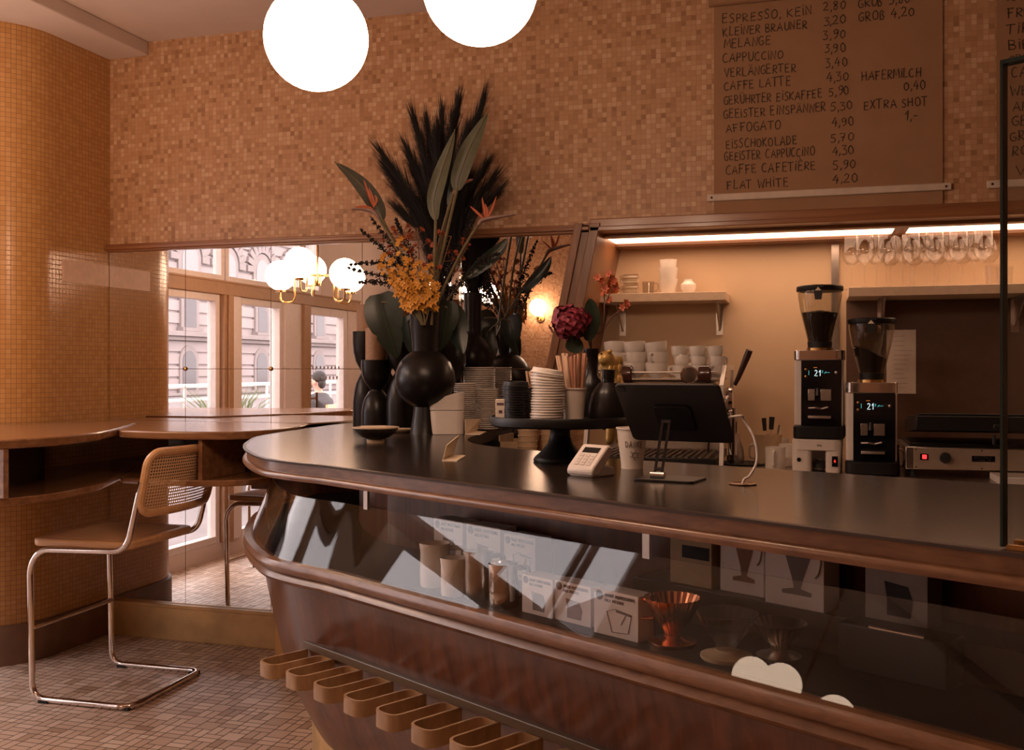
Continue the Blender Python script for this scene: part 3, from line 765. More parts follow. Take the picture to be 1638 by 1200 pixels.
# back bar counter in the niche
bk = thing('back_counter', 'steel topped work counter in the niche behind the bar', 'counter', (.2, 4.3, 0))
b = MB(); b.box(-1.04, 1.74, 3.92, 4.838, .905, .935); b.box(-1.262, -1.04, 3.92, 4.262, .905, .935); obj('worktop', b, M_steel, bk, bevel=.003)
b = MB(); b.box(-1.02, 1.74, 3.96, 4.83, .08, .904); obj('cabinet', b, M_darkwood, bk)
for k in range(4):
    x = -1.0 + k * .685
    b = MB(); b.box(x, x + .66, 3.945, 3.962, .12, .88); d = obj('cabinet_door', b, M_darkmetal, bk, bevel=.003)
    b = MB(); b.tube([(x + .08, 3.93, .84), (x + .3, 3.93, .84)], .006, 8); obj('handle', b, M_chrome, d)
# upright glass screen on the right of the bar
gs = thing('glass_screen', 'upright clear glass screen standing on the right of the counter', 'screen', tuple(pz(1602, 881, ZC)))
p = pz(1602, 879, ZC); M1 = Matrix.Translation((p.x, p.y, ZC)) @ Matrix.Rotation(A_f, 4, 'Z')
b = MB(); b.box(0, 1.2, .006, .022, .003, .70, M1); obj('glass_pane', b, M_greengl, gs, smooth=False)
b = MB(); b.box(-.004, 0, .005, .023, .003, .704, M1); b.box(-.004, 1.2, .005, .023, .70, .706, M1); obj('polished_edge', b, M_gledge, gs, smooth=False)
b = MB(); b.box(.008, 1.2, .024, .034, .0005, .012, M1); b.box(.008, 1.2, -.002, .008, .0005, .008, M1); obj('base_channel', b, M_brass, gs)

# ================================================================== handwriting
GL = {
'A': [[(0, 0), (.36, 1), (.7, 0)], [(.1, .36), (.6, .38)]], 'B': [[(.05, 0), (.05, 1), (.42, .95), (.5, .78), (.38, .55), (.08, .52), (.5, .42), (.58, .2), (.45, .02), (.02, 0)]],
'C': [[(.6, .9), (.38, 1), (.12, .8), (.02, .45), (.12, .1), (.36, 0), (.62, .12)]], 'D': [[(.05, 0), (.08, 1), (.42, .88), (.62, .5), (.45, .12), (.0, 0)]],
'E': [[(.55, .98), (.06, 1), (.05, 0), (.58, .02)], [(.06, .52), (.5, .55)]], 'F': [[(.1, 0), (.1, 1)], [(-.02, .98), (.62, 1)], [(.0, .52), (.48, .56)]],
'G': [[(.6, .9), (.36, 1), (.1, .8), (.02, .42), (.15, .08), (.4, 0), (.6, .15), (.6, .45), (.34, .45)]], 'H': [[(.05, 0), (.06, 1)], [(.6, 0), (.6, 1)], [(.0, .5), (.66, .52)]],
'I': [[(.1, 0), (.12, .8)], [(.1, .98), (.18, 1.06)]], 'K': [[(.06, 0), (.06, 1)], [(.58, 1), (.08, .48), (.6, 0)]], 'L': [[(.06, 1), (.04, 0), (.55, .03)]],
'M': [[(.0, 0), (.1, 1), (.38, .3), (.7, 1), (.78, 0)]], 'N': [[(.04, 0), (.08, 1), (.56, .02), (.62, 1)]],
'O': [[(.34, 1), (.1, .82), (.02, .45), (.14, .08), (.36, 0), (.6, .18), (.66, .55), (.55, .88), (.34, 1)]],
'P': [[(.06, 0), (.06, 1), (.42, .95), (.54, .74), (.4, .5), (.06, .46)]], 'Q': [[(.34, 1), (.06, .75), (.04, .3), (.3, 0), (.58, .3), (.58, .75), (.34, 1)], [(.4, .3), (.66, -.05)]], 'R': [[(.06, 0), (.06, 1), (.42, .95), (.54, .74), (.4, .52), (.08, .48), (.6, 0)]],
'S': [[(.55, .9), (.3, 1), (.08, .8), (.2, .58), (.45, .42), (.5, .18), (.3, 0), (.02, .1)]], 'T': [[(.3, 0), (.3, 1)], [(-.06, .98), (.7, 1.02)]],
'U': [[(.04, 1), (.04, .25), (.22, 0), (.45, .05), (.58, .3), (.6, 1)]], 'V': [[(0, 1), (.3, 0), (.62, 1)]], 'W': [[(0, 1), (.18, 0), (.4, .7), (.58, 0), (.84, 1)]],
'X': [[(0, 0), (.6, 1)], [(.05, 1), (.62, 0)]], 'Z': [[(0, 1), (.58, 1), (0, 0), (.6, 0)]],
'0': [[(.28, 1), (.06, .75), (.04, .3), (.24, 0), (.48, .2), (.52, .7), (.28, 1)]], '1': [[(0, .62), (.26, 1), (.22, 0)]],
'2': [[(.04, .8), (.24, 1), (.48, .82), (.38, .5), (.0, .02), (.56, .04)]], '3': [[(.04, .95), (.46, .98), (.18, .6), (.46, .48), (.44, .12), (.2, 0), (0, .08)]],
'4': [[(.34, 1), (0, .36), (.56, .4)], [(.42, .7), (.38, 0)]], '5': [[(.52, 1), (.12, .98), (.06, .56), (.34, .58), (.5, .32), (.34, .04), (.02, .04)]],
'7': [[(0, .96), (.52, 1), (.18, 0)], [(.08, .5), (.44, .54)]], '8': [[(.44, .9), (.2, 1), (.06, .78), (.42, .34), (.32, .02), (.06, .1), (.08, .38), (.44, .74), (.44, .9)]],
'9': [[(.5, .85), (.26, 1), (.04, .78), (.14, .52), (.4, .56), (.5, .85), (.44, .3), (.16, 0)]],
',': [[(.12, .12), (.02, -.18)]], '-': [[(0, .45), (.42, .48)]], '.': [[(.06, 0), (.12, .06)]], "'": [[(.1, 1), (.05, .75)]],
'\u00df': [[(.05, -.05), (.05, .85), (.25, 1), (.45, .82), (.25, .55), (.5, .3), (.36, .02), (.14, .04)]]}
for ch, bs in (('\u00c4', 'A'), ('\u00dc', 'U')): GL[ch] = GL[bs] + [[(.2, 1.14), (.22, 1.2)], [(.46, 1.16), (.48, 1.22)]]
GL['\u00c8'] = GL['E'] + [[(.16, 1.26), (.36, 1.1)]]
def strokes(txt, rng=None, gap=.2):
    out = []; x = 0.0
    for ch in txt:
        if ch == ' ': x += .55; continue
        g = GL[ch]; w = max(p[0] for s_ in g for p in s_)
        jx, jy, sk, hs = (rng.uniform(-.03, .03), rng.uniform(-.06, .06), rng.uniform(-.08, .06), rng.uniform(.9, 1.1)) if rng else (0, 0, 0, 1)
        for s_ in g: out.append([(x + px_ + jx + sk * pq, pq * hs + jy) for px_, pq in s_])
        x += w + gap * (rng.uniform(.7, 1.3) if rng else 1)
    return out, x - gap
def write(b, txt, o, right, up, h, width=None, r=.0022, rng=None, gap=.2, place=None):
    st_, w = strokes(txt, rng, gap); k = (width / w) if width else h
    o, right, up = Vector(o), Vector(right).normalized(), Vector(up).normalized()
    for s_ in st_:
        pts = [place(px_ * k, pq * h) if place else o + right * (px_ * k) + up * (pq * h) for px_, pq in s_]
        b.tube(pts, r, 4)

# ================================================================== MENU BOARDS
def menu(lb, xl, xr, z0, rows, bar_l, bar_r, seed):
    """xl, xr, z0: edges of the paper on the wall; rows: (text, pixel x0, pixel x1, baseline pixel y)"""
    Y = YW - .012
    t = thing('menu_scroll', lb, 'menu', ((xl + xr) / 2, YW, z0), group='handwritten menu scrolls')
    b = MB(); b.box(xl, xr, Y, Y + .002, z0, 2.92); obj('paper', b, M_kraftmenu, t, smooth=False)
    zb = z0 + .055
    b = MB(); b.box(bar_l, bar_r, Y - .010, Y - .001, zb, zb + .030); br = obj('holding_bar', b, mat('cream_bar', (.60, .47, .37), .5) if 'cream_bar' not in bpy.data.materials else bpy.data.materials['cream_bar'], t, bevel=.004)
    for x in (bar_l + .02, bar_r - .02):
        b = MB(); b.sphere((x, Y - .011, zb + .015), .005, 8, 6, (1, .6, 1)); obj('screw', b, M_darkmetal, br)
    b = MB(); b.tube([(xl - .02, Y - .01, 2.9), (xr + .02, Y - .01, 2.9)], .022, 12); obj('roll', b, M_kraftmenu, t)
    rng = random.Random(seed)
    for txt, x0, x1, yb, h in rows:
        b = MB(); p = py(x0, yb, Y); q = py(x1, yb, Y)
        full = strokes(txt)[1]; x_ = 0.0
        for wd in txt.split(' '):                                   # every word its own part
            ww = strokes(wd)[1]; k_ = (q.x - p.x) / full; b = MB()
            write(b, wd, (p.x + x_ * k_, Y - .0012, p.z), (1, 0, 0), (0, 0, 1), h, ww * k_, .0019, rng)
            obj('handwritten_word', b, M_ink, t, smooth=False); x_ += ww + .2 + .55
def zx(v): return 1120 + .3162 * v
names = [('ESPRESSO, KEIN', 110, 562, 118), ('KLEINER BRAUNER', 115, 540, 184), ('MELANGE', 120, 355, 246), ('CAPPUCCINO', 113, 417, 320), ('VERL\u00c4NGERTER', 125, 485, 392),
         ('CAFFE LATTE', 120, 455, 458), ('GER\u00dcHRTER EISKAFFEE', 120, 615, 531), ('GEEISTER EINSP\u00c4NNER', 118, 632, 600), ('AFFOGATO', 132, 405, 670), ('EISSCHOKOLADE', 132, 490, 752),
         ('GEEISTER CAPPUCCINO', 122, 578, 814), ('CAFFE CAFETI\u00c8RE', 130, 580, 883), ('FLAT WHITE', 135, 445, 958)]
rows = [(n_, zx(a), zx(c_), y_ * .3162, .036) for n_, a, c_, y_ in names]
for pr, a, c_, y_ in (('2,80', 622, 732, 55), ('3,20', 625, 732, 130), ('3,90', 622, 732, 204), ('3,90', 630, 737, 270), ('3,40', 635, 742, 342), ('4,30', 640, 748, 416), ('5,90', 652, 752, 488), ('5,30', 658, 770, 562),
                     ('4,90', 665, 775, 640), ('5,70', 658, 775, 720), ('4,30', 668, 777, 785), ('5,90', 672, 780, 858), ('4,20', 670, 790, 928)):
    rows.append((pr, zx(a), zx(c_), y_ * .3162, .036))
for tx, a, c_, y_ in (('GRO\u00df', 800, 918, 40), ('5,80', 955, 1060, 24), ('GRO\u00df', 800, 930, 110), ('4,20', 965, 1082, 90), ('HAFERMILCH', 818, 1115, 410), ('0,40', 1030, 1135, 458), ('EXTRA SHOT', 828, 1150, 556), ('1,-', 1035, 1100, 610)):
    rows.append((tx, zx(a), zx(c_), y_ * .3162, .036))
e0, e1 = py(1142, 300, YW - .012), py(1508, 300, YW - .012)
zlow = py(1145, 343, YW - .012).z
menu('large brown paper scroll with handwritten coffee prices above the niche', e0.x, e1.x, zlow, rows, py(1131, 335, YW - .012).x, py(1522, 318, YW - .012).x, 5)
rows2 = [(tx, xx, xx + 12 * len(tx), yy, .036) for tx, xx, yy in (('KAR', 1611, 3), ('FRU', 1611, 29), ('TIR', 1609, 55), ('BIE', 1613, 80), ('CRO', 1612, 103), ('CAN', 1618, 125), ('WEI', 1616, 153), ('AP', 1620, 178), ('GE', 1618, 202), ('GR', 1616, 226), ('RO', 1619, 249), ('VI', 1625, 280))]
x2 = py(1594, 200, YW - .012).x
menu('second brown paper menu scroll at the right edge behind the glass screen', x2, x2 + .9, zlow, rows2, py(1578, 310, YW - .012).x, x2 + .93, 6)

# ================================================================== ON THE COUNTER: vases, candles, plants
def vase_big(p, lb):
    t = tag(obj('vase', MB().lathe([(0, 0), (.062, 0), (.060, .006), (.050, .07), (.045, .108), (.075, .125), (.104, .155), (.119, .195), (.1215, .215), (.117, .25), (.102, .285), (.075, .315), (.052, .330),
                                    (.053, .36), (.064, .487), (.060, .487), (.050, .36), (.04, .33), (0, .32)], p, 48), M_black, at=p, ang=50), lb, 'vase')
    return t
pv = pz(680, 694, ZC)
vase_big(pv, 'large black vase with round belly and wide neck full of flowers')
pv2 = Vector((-1.545, 4.10, ZC))
tag(obj('vase', MB().lathe([(0, 0), (.055, 0), (.05, .02), (.042, .19), (.06, .205), (.085, .235), (.099, .28), (.101, .31), (.095, .35), (.075, .385), (.042, .41), (.040, .45), (.044, .62), (.040, .62), (.035, .45), (0, .42)], pv2, 40), M_black, at=pv2, ang=50),
    'tall black vase hidden behind the flower vase, showing in the mirror', 'vase')
def candle_holder(p, hz, lb):
    k = hz / .30
    prof = [(0, 0), (.064, 0), (.0645, .01), (.0645, .075), (.060, .105), (.050, .135), (.034, .160), (.026, .168), (.026, .172), (.034, .182), (.052, .205), (.062, .232), (.0655, .262), (.0655, .30), (.061, .30), (.060, .29), (0, .288)]
    return tag(obj('candle_holder', MB().lathe([(r, z * k) for r, z in prof], p, 40), M_black, at=p, ang=50), lb, 'candle holder', None)
def candle(p, h, lb, wicks=True):
    t = thing('candle', lb, 'candle', p)
    b = MB(); b.lathe([(0, 0), (.047, 0), (.047, h - .004), (.045, h), (.030, h - .003), (0, h - .006)], p, 36); obj('wax', b, M_candle, t, ang=50)
    b = MB(); b.tube([p + Vector((.0, 0, h - .006)), p + Vector((.004, 0, h + .010)), p + Vector((-.004, .0, h + .020))], .0022, 6); obj('wick', b, M_wick, t)
    return t
cA = pz(602, 686, ZC); cB = pd(587, 680, 4.58); cB.z = ZC; cC = Vector((-1.69, 3.975, ZC))
for p, hz, ch_, la, lc in ((cA, .298, .150, 'black hourglass candle holder at the front left of the vases', 'brown pillar candle in the front hourglass holder'),
                           (cB, .43, .140, 'taller black hourglass candle holder half hidden behind the front one', 'brown pillar candle at the left, standing higher behind the front candle'),
                           (cC, .43, .185, 'black candle holder hidden behind the round black vase', 'brown pillar candle behind the leaf and the vase neck')):
    candle_holder(p, hz, la); candle(p + Vector((0, 0, hz * .9601)), ch_, lc)
# flowers: everything stands in the big vase
UP = Vector((0, 0, 1))
CR = Vector((cos(TH), sin(TH), 0)); CF = Vector((-sin(TH), cos(TH), 0))     # along the counter's view: right and away
neck = pv + Vector((0, 0, .40))
DV = pv.dot(CF)
def vp(x, y, dd=0.0): return pd(x, y, DV + dd)
def leaf_blade(b, axis, wid, face, fold=.15, wave=0.0, rng=None):
    """leaf along a polyline axis; wid(t) half width; face = direction the blade looks"""
    n = len(axis); rows_ = []
    for i, p in enumerate(axis):
        t_ = i / (n - 1); a = axis[max(i - 1, 0)]; c = axis[min(i + 1, n - 1)]
        d = (c - a).normalized(); s_ = d.cross(face).normalized(); w = wid(t_); nn = s_.cross(d)
        r_ = []
        for k in (-1, -.5, 0, .5, 1):
            off_ = abs(k) * fold * w + (wave * w * sin(9 * t_ + k * 2) if abs(k) == 1 else 0)
            r_.append(p + s_ * (k * w) + nn * off_)
        rows_.append(r_)
    k0 = len(b.v)
    th_ = Vector(face).normalized() * .0012
    for r_ in rows_: b.v += [tuple(q) for q in r_]
    for i in range(n - 1):
        for j in range(4): b.f.append((k0 + i * 5 + j, k0 + i * 5 + j + 1, k0 + i * 5 + j + 6, k0 + i * 5 + j + 5))
    k1 = len(b.v)
    for r_ in rows_: b.v += [tuple(q - th_) for q in r_]
    for i in range(n - 1):
        for j in range(4): b.f.append((k1 + i * 5 + j, k1 + i * 5 + j + 5, k1 + i * 5 + j + 6, k1 + i * 5 + j + 1))
def pl(pts, dd=0.0, n=6):
    if isinstance(dd, (int, float)): dd = [dd] * len(pts)
    return spline([vp(x, y, d_) for (x, y), d_ in zip(pts, dd)], n)
def strelitzia_leaf(lb, stem, blade, w, dd, m=M_leaf, face=None):
    t = thing('bird_of_paradise_leaf', lb, 'leaf', neck, group='leaves in the large black vase')
    b = MB(); b.tube(pl(stem, dd), .0062, 8); obj('stalk', b, M_stem, t)
    ax = pl(blade, dd if isinstance(dd, (int, float)) else dd[-1], 8)
    b = MB(); leaf_blade(b, ax, lambda q: w * (max(0.0, sin(pi * min(1, q * 1.0 + .03)) ** .7) * (1 - .35 * q) + .0015), (face or -CF), .22, .05); bl = obj('blade', b, m, t, ang=70)
    b = MB(); b.tube([p - CF * .003 for p in ax], .0022, 6); obj('midrib', b, M_stem, bl)
strelitzia_leaf('olive bird of paradise leaf standing upright in the middle of the bouquet', [(690, 520), (694, 440), (697, 352)], [(697, 352), (694, 322), (703, 285), (716, 245), (728, 207)], .036, -.05)
strelitzia_leaf('tall olive bird of paradise leaf rising to the upper right', [(684, 525), (702, 430), (731, 303)], [(731, 305), (734, 285), (748, 245), (765, 210), (781, 179)], .042, -.01)
strelitzia_leaf('dark striped leaf leaning out to the left of the bouquet', [(680, 525), (655, 440), (612, 352)], [(612, 352), (604, 332), (586, 305), (563, 281), (535, 259)], .040, .03, mat('dark_olive_leaf', (.045, .042, .024), .4, var=.25, scale=60))
strelitzia_leaf('narrow dark leaf behind the tall right leaf', [(684, 525), (700, 420), (718, 330)], [(718, 330), (728, 290), (742, 250), (752, 216)], .026, .10, M_leafd)
strelitzia_leaf('long dark leaf bending to the right low over the mirror edge', [(690, 525), (716, 480), (745, 445)], [(745, 445), (775, 420), (800, 398), (812, 380)], .035, .12, M_leafd)
def strelitzia_flower(lb, stem, beak, petals, dd=0.0):
    t = thing('bird_of_paradise_flower', lb, 'flower', neck, group='bird of paradise flowers')
    b = MB(); b.tube(pl(stem, dd), .0058, 8); obj('stalk', b, M_stem, t)
    ax = pl(beak, dd, 6); n = len(ax)
    b = MB(); b.tube(ax, [.0045 + .0105 * sin(pi * min(1, .12 + .88 * i / (n - 1))) ** 1.2 * (1 - .3 * i / n) if i < n - 1 else .0008 for i in range(n)], 10, flat=.75); obj('bract', b, M_beak, t)
    for pt_ in petals:
        ax = pl(pt_, dd - .01, 6); b = MB(); leaf_blade(b, ax, lambda q: .0048 * sin(pi * min(1, .1 + .88 * q)) + .0006, -CF, .5); obj('petal', b, M_petal, t, ang=70)
strelitzia_flower('bird of paradise flower opening on the left of the bouquet', [(682, 522), (660, 455), (634, 395), (604, 346)], [(606, 348), (596, 338), (580, 334), (561, 335)], [[(597, 330), (590, 312), (582, 288)], [(598, 332), (596, 318), (590, 300)], [(596, 334), (584, 331), (568, 331)], [(598, 330), (602, 320), (600, 312)]], -.02)
strelitzia_flower('bird of paradise flower reaching out to the right of the bouquet', [(690, 524), (706, 470), (740, 400), (766, 358)], [(765, 360), (772, 352), (795, 347), (826, 343)], [[(776, 349), (774, 335), (771, 316)], [(778, 349), (786, 335), (794, 314)], [(774, 351), (765, 342), (752, 330)], [(776, 350), (779, 340), (776, 326)]], -.03)
strelitzia_flower('closed bird of paradise bud between the two tall leaves', [(686, 524), (700, 400), (726, 308)], [(725, 310), (734, 298), (745, 291), (757, 287)], [[(738, 296), (746, 290), (752, 288)]], .03)
# yellow flower spikes, each blossom its own part
def blossom_mesh(r, m, npet=5, seed=0):
    b = MB(); rng = random.Random(seed)
    for k in range(npet):
        a = 2 * pi * k / npet + rng.uniform(-.15, .15); d = Vector((cos(a), sin(a), .18)); 
        ax = [Vector((0, 0, 0)), d * r * .5 + UP * r * .10, d * r + UP * r * rng.uniform(-.05, .2)]
        leaf_blade(b, ax, lambda q: r * .34 * sin(pi * min(1, .15 + .8 * q)) + .0004, UP, .25)
    b.sphere((0, 0, r * .1), r * .2, 8, 6)
    b.tube([(0, 0, -r * 1.1), (0, 0, 0)], [r * .07, r * .13], 5)
    me_o = obj('blossom_source', b, m, local=True, ang=60)
    me = me_o.data; bpy.data.objects.remove(me_o); return me
ME_Y = [blossom_mesh(.021, M_yellow, 5, k) for k in range(3)]
ME_R = [blossom_mesh(.0115, M_redpaw, 6, 9 + k) for k in range(2)]
def place_blossom(par, mesh, p, d, s=1.0):
    o = bpy.data.objects.new('blossom', mesh); COL.objects.link(o); o.parent = par
    o.location = p - wloc(par); o.rotation_euler = Vector(d).to_track_quat('Z', 'Y').to_euler(); o.scale = (s, s, s)
rng = random.Random(11)
spikes = [((672, 520), (640, 470), (612, 412), 'leftmost yellow flower spike, lowest tip'), ((674, 520), (655, 460), (638, 386), 'tallest yellow flower spike'), ((678, 520), (664, 470), (652, 420), 'yellow flower spike right of the tallest one'),
          ((680, 520), (674, 470), (668, 424), 'yellow flower spike over the middle of the vase neck'), ((684, 520), (685, 475), (687, 428), 'rightmost yellow flower spike'), ((676, 520), (650, 480), (626, 440), 'yellow flower spike drooping at the lower left'),
          ((676, 520), (660, 485), (648, 455), 'short yellow flower spike close above the vase rim'), ((678, 520), (655, 470), (624, 420), 'yellow flower spike second from the left'),
          ((682, 520), (680, 480), (678, 448), 'short yellow flower spike at the right above the vase rim'), ((676, 520), (645, 470), (606, 428), 'yellow flower spike reaching farthest left'), ((680, 520), (690, 480), (696, 458), 'low yellow flower spike at the right edge of the vase')]
for i, (a, m_, c, lb) in enumerate(spikes):
    dd = -.05 - .012 * (i % 4)
    t = thing('flower_spike', lb, 'flower', neck, group='yellow flower spikes in the large black vase')
    ax = pl([a, m_, c], dd, 10); b = MB(); b.tube(ax, .003, 6); obj('stalk', b, M_stem, t)
    nB = 17
    for k in range(nB):
        q = .30 + .70 * k / (nB - 1); p = ax[min(int(q * (len(ax) - 1)), len(ax) - 1)]
        an = k * 2.4; side = CR * cos(an) - CF * abs(sin(an)) * .8
        l = .030 * (1.1 - .6 * q); d = (side + UP * (.2 + .6 * q)).normalized()
        place_blossom(t, ME_Y[k % 3], p + d * l, (d - CF * .7), 1.05 - .45 * q)
# rusty kangaroo paw stems
paws = [((676, 520), (662, 430), (645, 372), 'rust red sprig at the left above the yellow flowers'), ((680, 520), (672, 430), (668, 365), 'rust red sprig in front of the black plumes'), ((684, 520), (700, 450), (722, 378), 'rust red sprig on the right beside the leaf stalks'),
        ((684, 520), (690, 470), (690, 410), 'short rust red sprig in the middle of the bouquet'), ((688, 520), (716, 450), (748, 395), 'rust red sprig bending far right under the flower'), ((674, 520), (640, 440), (630, 392), 'rust red sprig at the far left beside the berries')]
for i, (a, m_, c, lb) in enumerate(paws):
    t = thing('kangaroo_paw_sprig', lb, 'flower', neck, group='rust red sprigs in the large black vase')
    dd = -.02 + .015 * (i % 3); ax = pl([a, m_, c], dd, 10); b = MB(); b.tube(ax, .0022, 6)
    tips = []
    for k in range(7):
        p = ax[int((.55 + .45 * k / 6) * (len(ax) - 1))]; e = p + CR * rng.uniform(-.05, .05) + UP * rng.uniform(.005, .04) + CF * rng.uniform(-.03, .02)
        b.tube([p, (p + e) / 2 + UP * -.003, e], .0013, 5); tips.append(e)
    obj('stalk', b, mat('rusty_stalk', (.20, .09, .04), .6) if 'rusty_stalk' not in bpy.data.materials else bpy.data.materials['rusty_stalk'], t)
    for e in tips:
        for k in range(2): place_blossom(t, ME_R[k], e + Vector((rng.uniform(-.008, .008), rng.uniform(-.008, .008), rng.uniform(-.006, .008))), (rng.uniform(-1, 1), rng.uniform(-1, .3), rng.uniform(0, 1)), rng.uniform(.8, 1.3))
# dark berry panicles
ber = [((660, 440), (620, 405), (575, 366), 'black berry panicle pointing up left, the topmost'), ((655, 440), (620, 420), (556, 424), 'black berry panicle pointing level to the left'), ((658, 450), (622, 445), (553, 428), 'black berry panicle drooping level before the mirrored lamps'), ((660, 470), (615, 452), (572, 452), 'lowest black berry panicle at the left'),
       ((655, 430), (632, 400), (592, 346), 'black berry panicle under the left bird of paradise flower'), ((660, 420), (648, 385), (632, 348), 'upright black berry panicle beside the plumes'), ((715, 440), (738, 390), (764, 338), 'black berry panicle on the right under the flower'), ((720, 470), (765, 420), (800, 405), 'black berry panicle at the far right by the mirror edge')]
for i, (a, m_, c, lb) in enumerate(ber):
    t = thing('berry_panicle', lb, 'plant', neck, group='black berry panicles in the bouquet')
    dd = .05 + .01 * (i % 3)
    st0 = vp(682, 515, .0)
    ax = spline([st0] + [vp(x, y, dd) for x, y in (a, m_, c)], 8); b = MB(); b.tube(ax, .0018, 5); obj('stalk', b, M_berry, t)
    b = MB(); rg = random.Random(40 + i); L = len(ax)
    for k in range(300):
        q = rg.uniform(.36, 1.0); p = ax[int(q * (L - 1))]; sp_ = .030 * (1.12 - q)
        b.sphere(p + Vector((rg.gauss(0, 1), rg.gauss(0, 1), rg.gauss(0, 1))) * sp_ * .55, rg.uniform(.0026, .0042), 6, 4)
    o = obj('berries', b, M_berry, t); o['kind'] = 'stuff'
# black plumes standing in the rear vase
top2 = pv2 + Vector((0, 0, .58)); D2 = pv2.dot(CF)
tips = [(707, 163), (733, 141), (776, 133), (768, 165), (683, 183), (661, 172), (609, 232), (621, 264), (783, 285), (788, 305), (772, 262), (700, 205), (722, 182), (690, 240), (640, 300), (745, 200), (652, 230), (735, 250), (715, 230), (697, 215), (676, 225), (705, 270), (685, 290), (665, 270), (722, 300), (745, 290), (700, 330), (672, 330), (730, 340), (650, 340)]
plb = ['tallest in the middle', 'with a bent tip at the top', 'with its tip farthest to the upper right', 'short of the upper right tip', 'left of the tallest', 'arching at the upper left', 'leaning far left', 'lower on the left', 'leaning right beside the tall leaf', 'lowest on the right', 'thin one on the right', 'in the thick of the middle', 'behind the tall leaves', 'behind the middle leaf', 'short and low on the left', 'between the two leaf tips', 'dense one on the left', 'low behind the right leaf', 'half high right of the middle', 'half high in the middle', 'half high left of the middle', 'lower in the middle', 'low left of the middle', 'low on the inner left', 'low right of the middle', 'low on the inner right', 'lowest in the middle', 'lowest left of the middle', 'lowest on the inner right', 'lowest on the inner left']
for i, (x, y) in enumerate(tips):
    t = thing('black_plume', 'dried black grass plume, ' + plb[i], 'plume', top2, group='dried black grass plumes')
    rg = random.Random(70 + i)
    dd = D2 - DV - .03 + .02 * rg.uniform(-3, 2)
    tip = top2.lerp(vp(x, y, dd), .88); mid = top2 * .45 + tip * .55 + UP * .03 + CR * (.25 * (top2 - tip).dot(CR) * .5)
    ax = spline([top2 + CR * rg.uniform(-.02, .02) - UP * .1, mid, tip], 12)
    b = MB(); b.tube(ax, [.003 * (1 - .8 * k / len(ax)) for k in range(len(ax))], 5); obj('stalk', b, M_plume, t)
    b = MB(); L = len(ax)
    for k in range(820):
        q = rg.uniform(.22, .99); j = min(int(q * (L - 1)), L - 2); p = ax[j].lerp(ax[j + 1], rg.random()); d = (ax[j + 1] - ax[j]).normalized()
        s_ = Vector((rg.gauss(0, 1), rg.gauss(0, 1), rg.gauss(0, 1))); s_ = (s_ - d * s_.dot(d)).normalized()
        l = rg.uniform(.10, .34) * (1.1 - .6 * q); sp_ = rg.uniform(.03, .42) * (1.15 - .6 * q)
        e1_ = p + d * l * .5 + s_ * l * sp_ * .45; e2_ = p + d * l + s_ * l * sp_
        w = s_.cross(d) * rg.uniform(.0008, .0019)
        n0 = len(b.v); b.v += [tuple(p - w), tuple(p + w), tuple(e1_ + w * .8), tuple(e1_ - w * .8), tuple(e2_)]
        b.f += [(n0, n0 + 1, n0 + 2, n0 + 3), (n0 + 3, n0 + 2, n0 + 4)]
    o = obj('bristles', b, M_plume, t); o['kind'] = 'stuff'
# monstera leaves
def monstera(lb, top, tip, w, stem, face, dd):
    t = thing('monstera_leaf', lb, 'leaf', neck, group='monstera leaves around the vase neck')
    b = MB(); b.tube(spline([vp(*s_, dd) for s_ in stem], 6), .004, 8); obj('stalk', b, M_stem, t)
    A = vp(*top, dd); B = vp(*tip, dd); ax_ = (B - A); L = ax_.length; ax_.normalize(); f = Vector(face).normalized(); f = (f - ax_ * f.dot(ax_)).normalized(); s_ = ax_.cross(f)
    axp = [A + ax_ * (u * L) - f * (.30 * w * (u - .35) ** 2 * 4 * .5) for u in [-.16 + 1.16 * k / 20 for k in range(21)]]
    def wid(q_):
        u = -.16 + 1.16 * q_
        if u < 0.02: v = .50 + .42 * math.sqrt(max(0, (u + .16) / .18))
        else: v = .92 + .08 * sin(pi * min(1, (u - .02) / .35)) if u < .37 else .92 * (max(0.0, (1 - u) / .63) ** .62)
        return w * max(v - (.12 if .48 < u < .54 else 0), .01)
    b = MB(); leaf_blade(b, axp, wid, f, .22, .0); bl = obj('blade', b, M_leafd, t, ang=70)
    b = MB(); b.tube([p_ + f * .003 for p_ in axp[3:]], .0016, 5); obj('midrib', b, mat('leaf_vein', (.045, .06, .035), .4) if 'leaf_vein' not in bpy.data.materials else bpy.data.materials['leaf_vein'], bl)
monstera('large dark monstera leaf hanging left of the vase neck', (610, 484), (634, 573), .078, [(676, 505), (645, 485), (610, 484)], -CF - CR * .2 + UP * .25, -.02)
monstera('small dark monstera leaf tucked close beside the left of the vase neck', (652, 515), (664, 574), .045, [(676, 505), (664, 505), (652, 515)], -CF - CR * .5, .06)
monstera('dark monstera leaf on the right behind the vase neck', (716, 492), (706, 560), .050, [(688, 505), (703, 490), (716, 492)], -CF + CR * .4, .06)
monstera('dark monstera leaf facing away, seen in the mirror', (722, 500), (742, 566), .055, [(690, 505), (706, 494), (722, 500)], CF + CR * .1, .13)

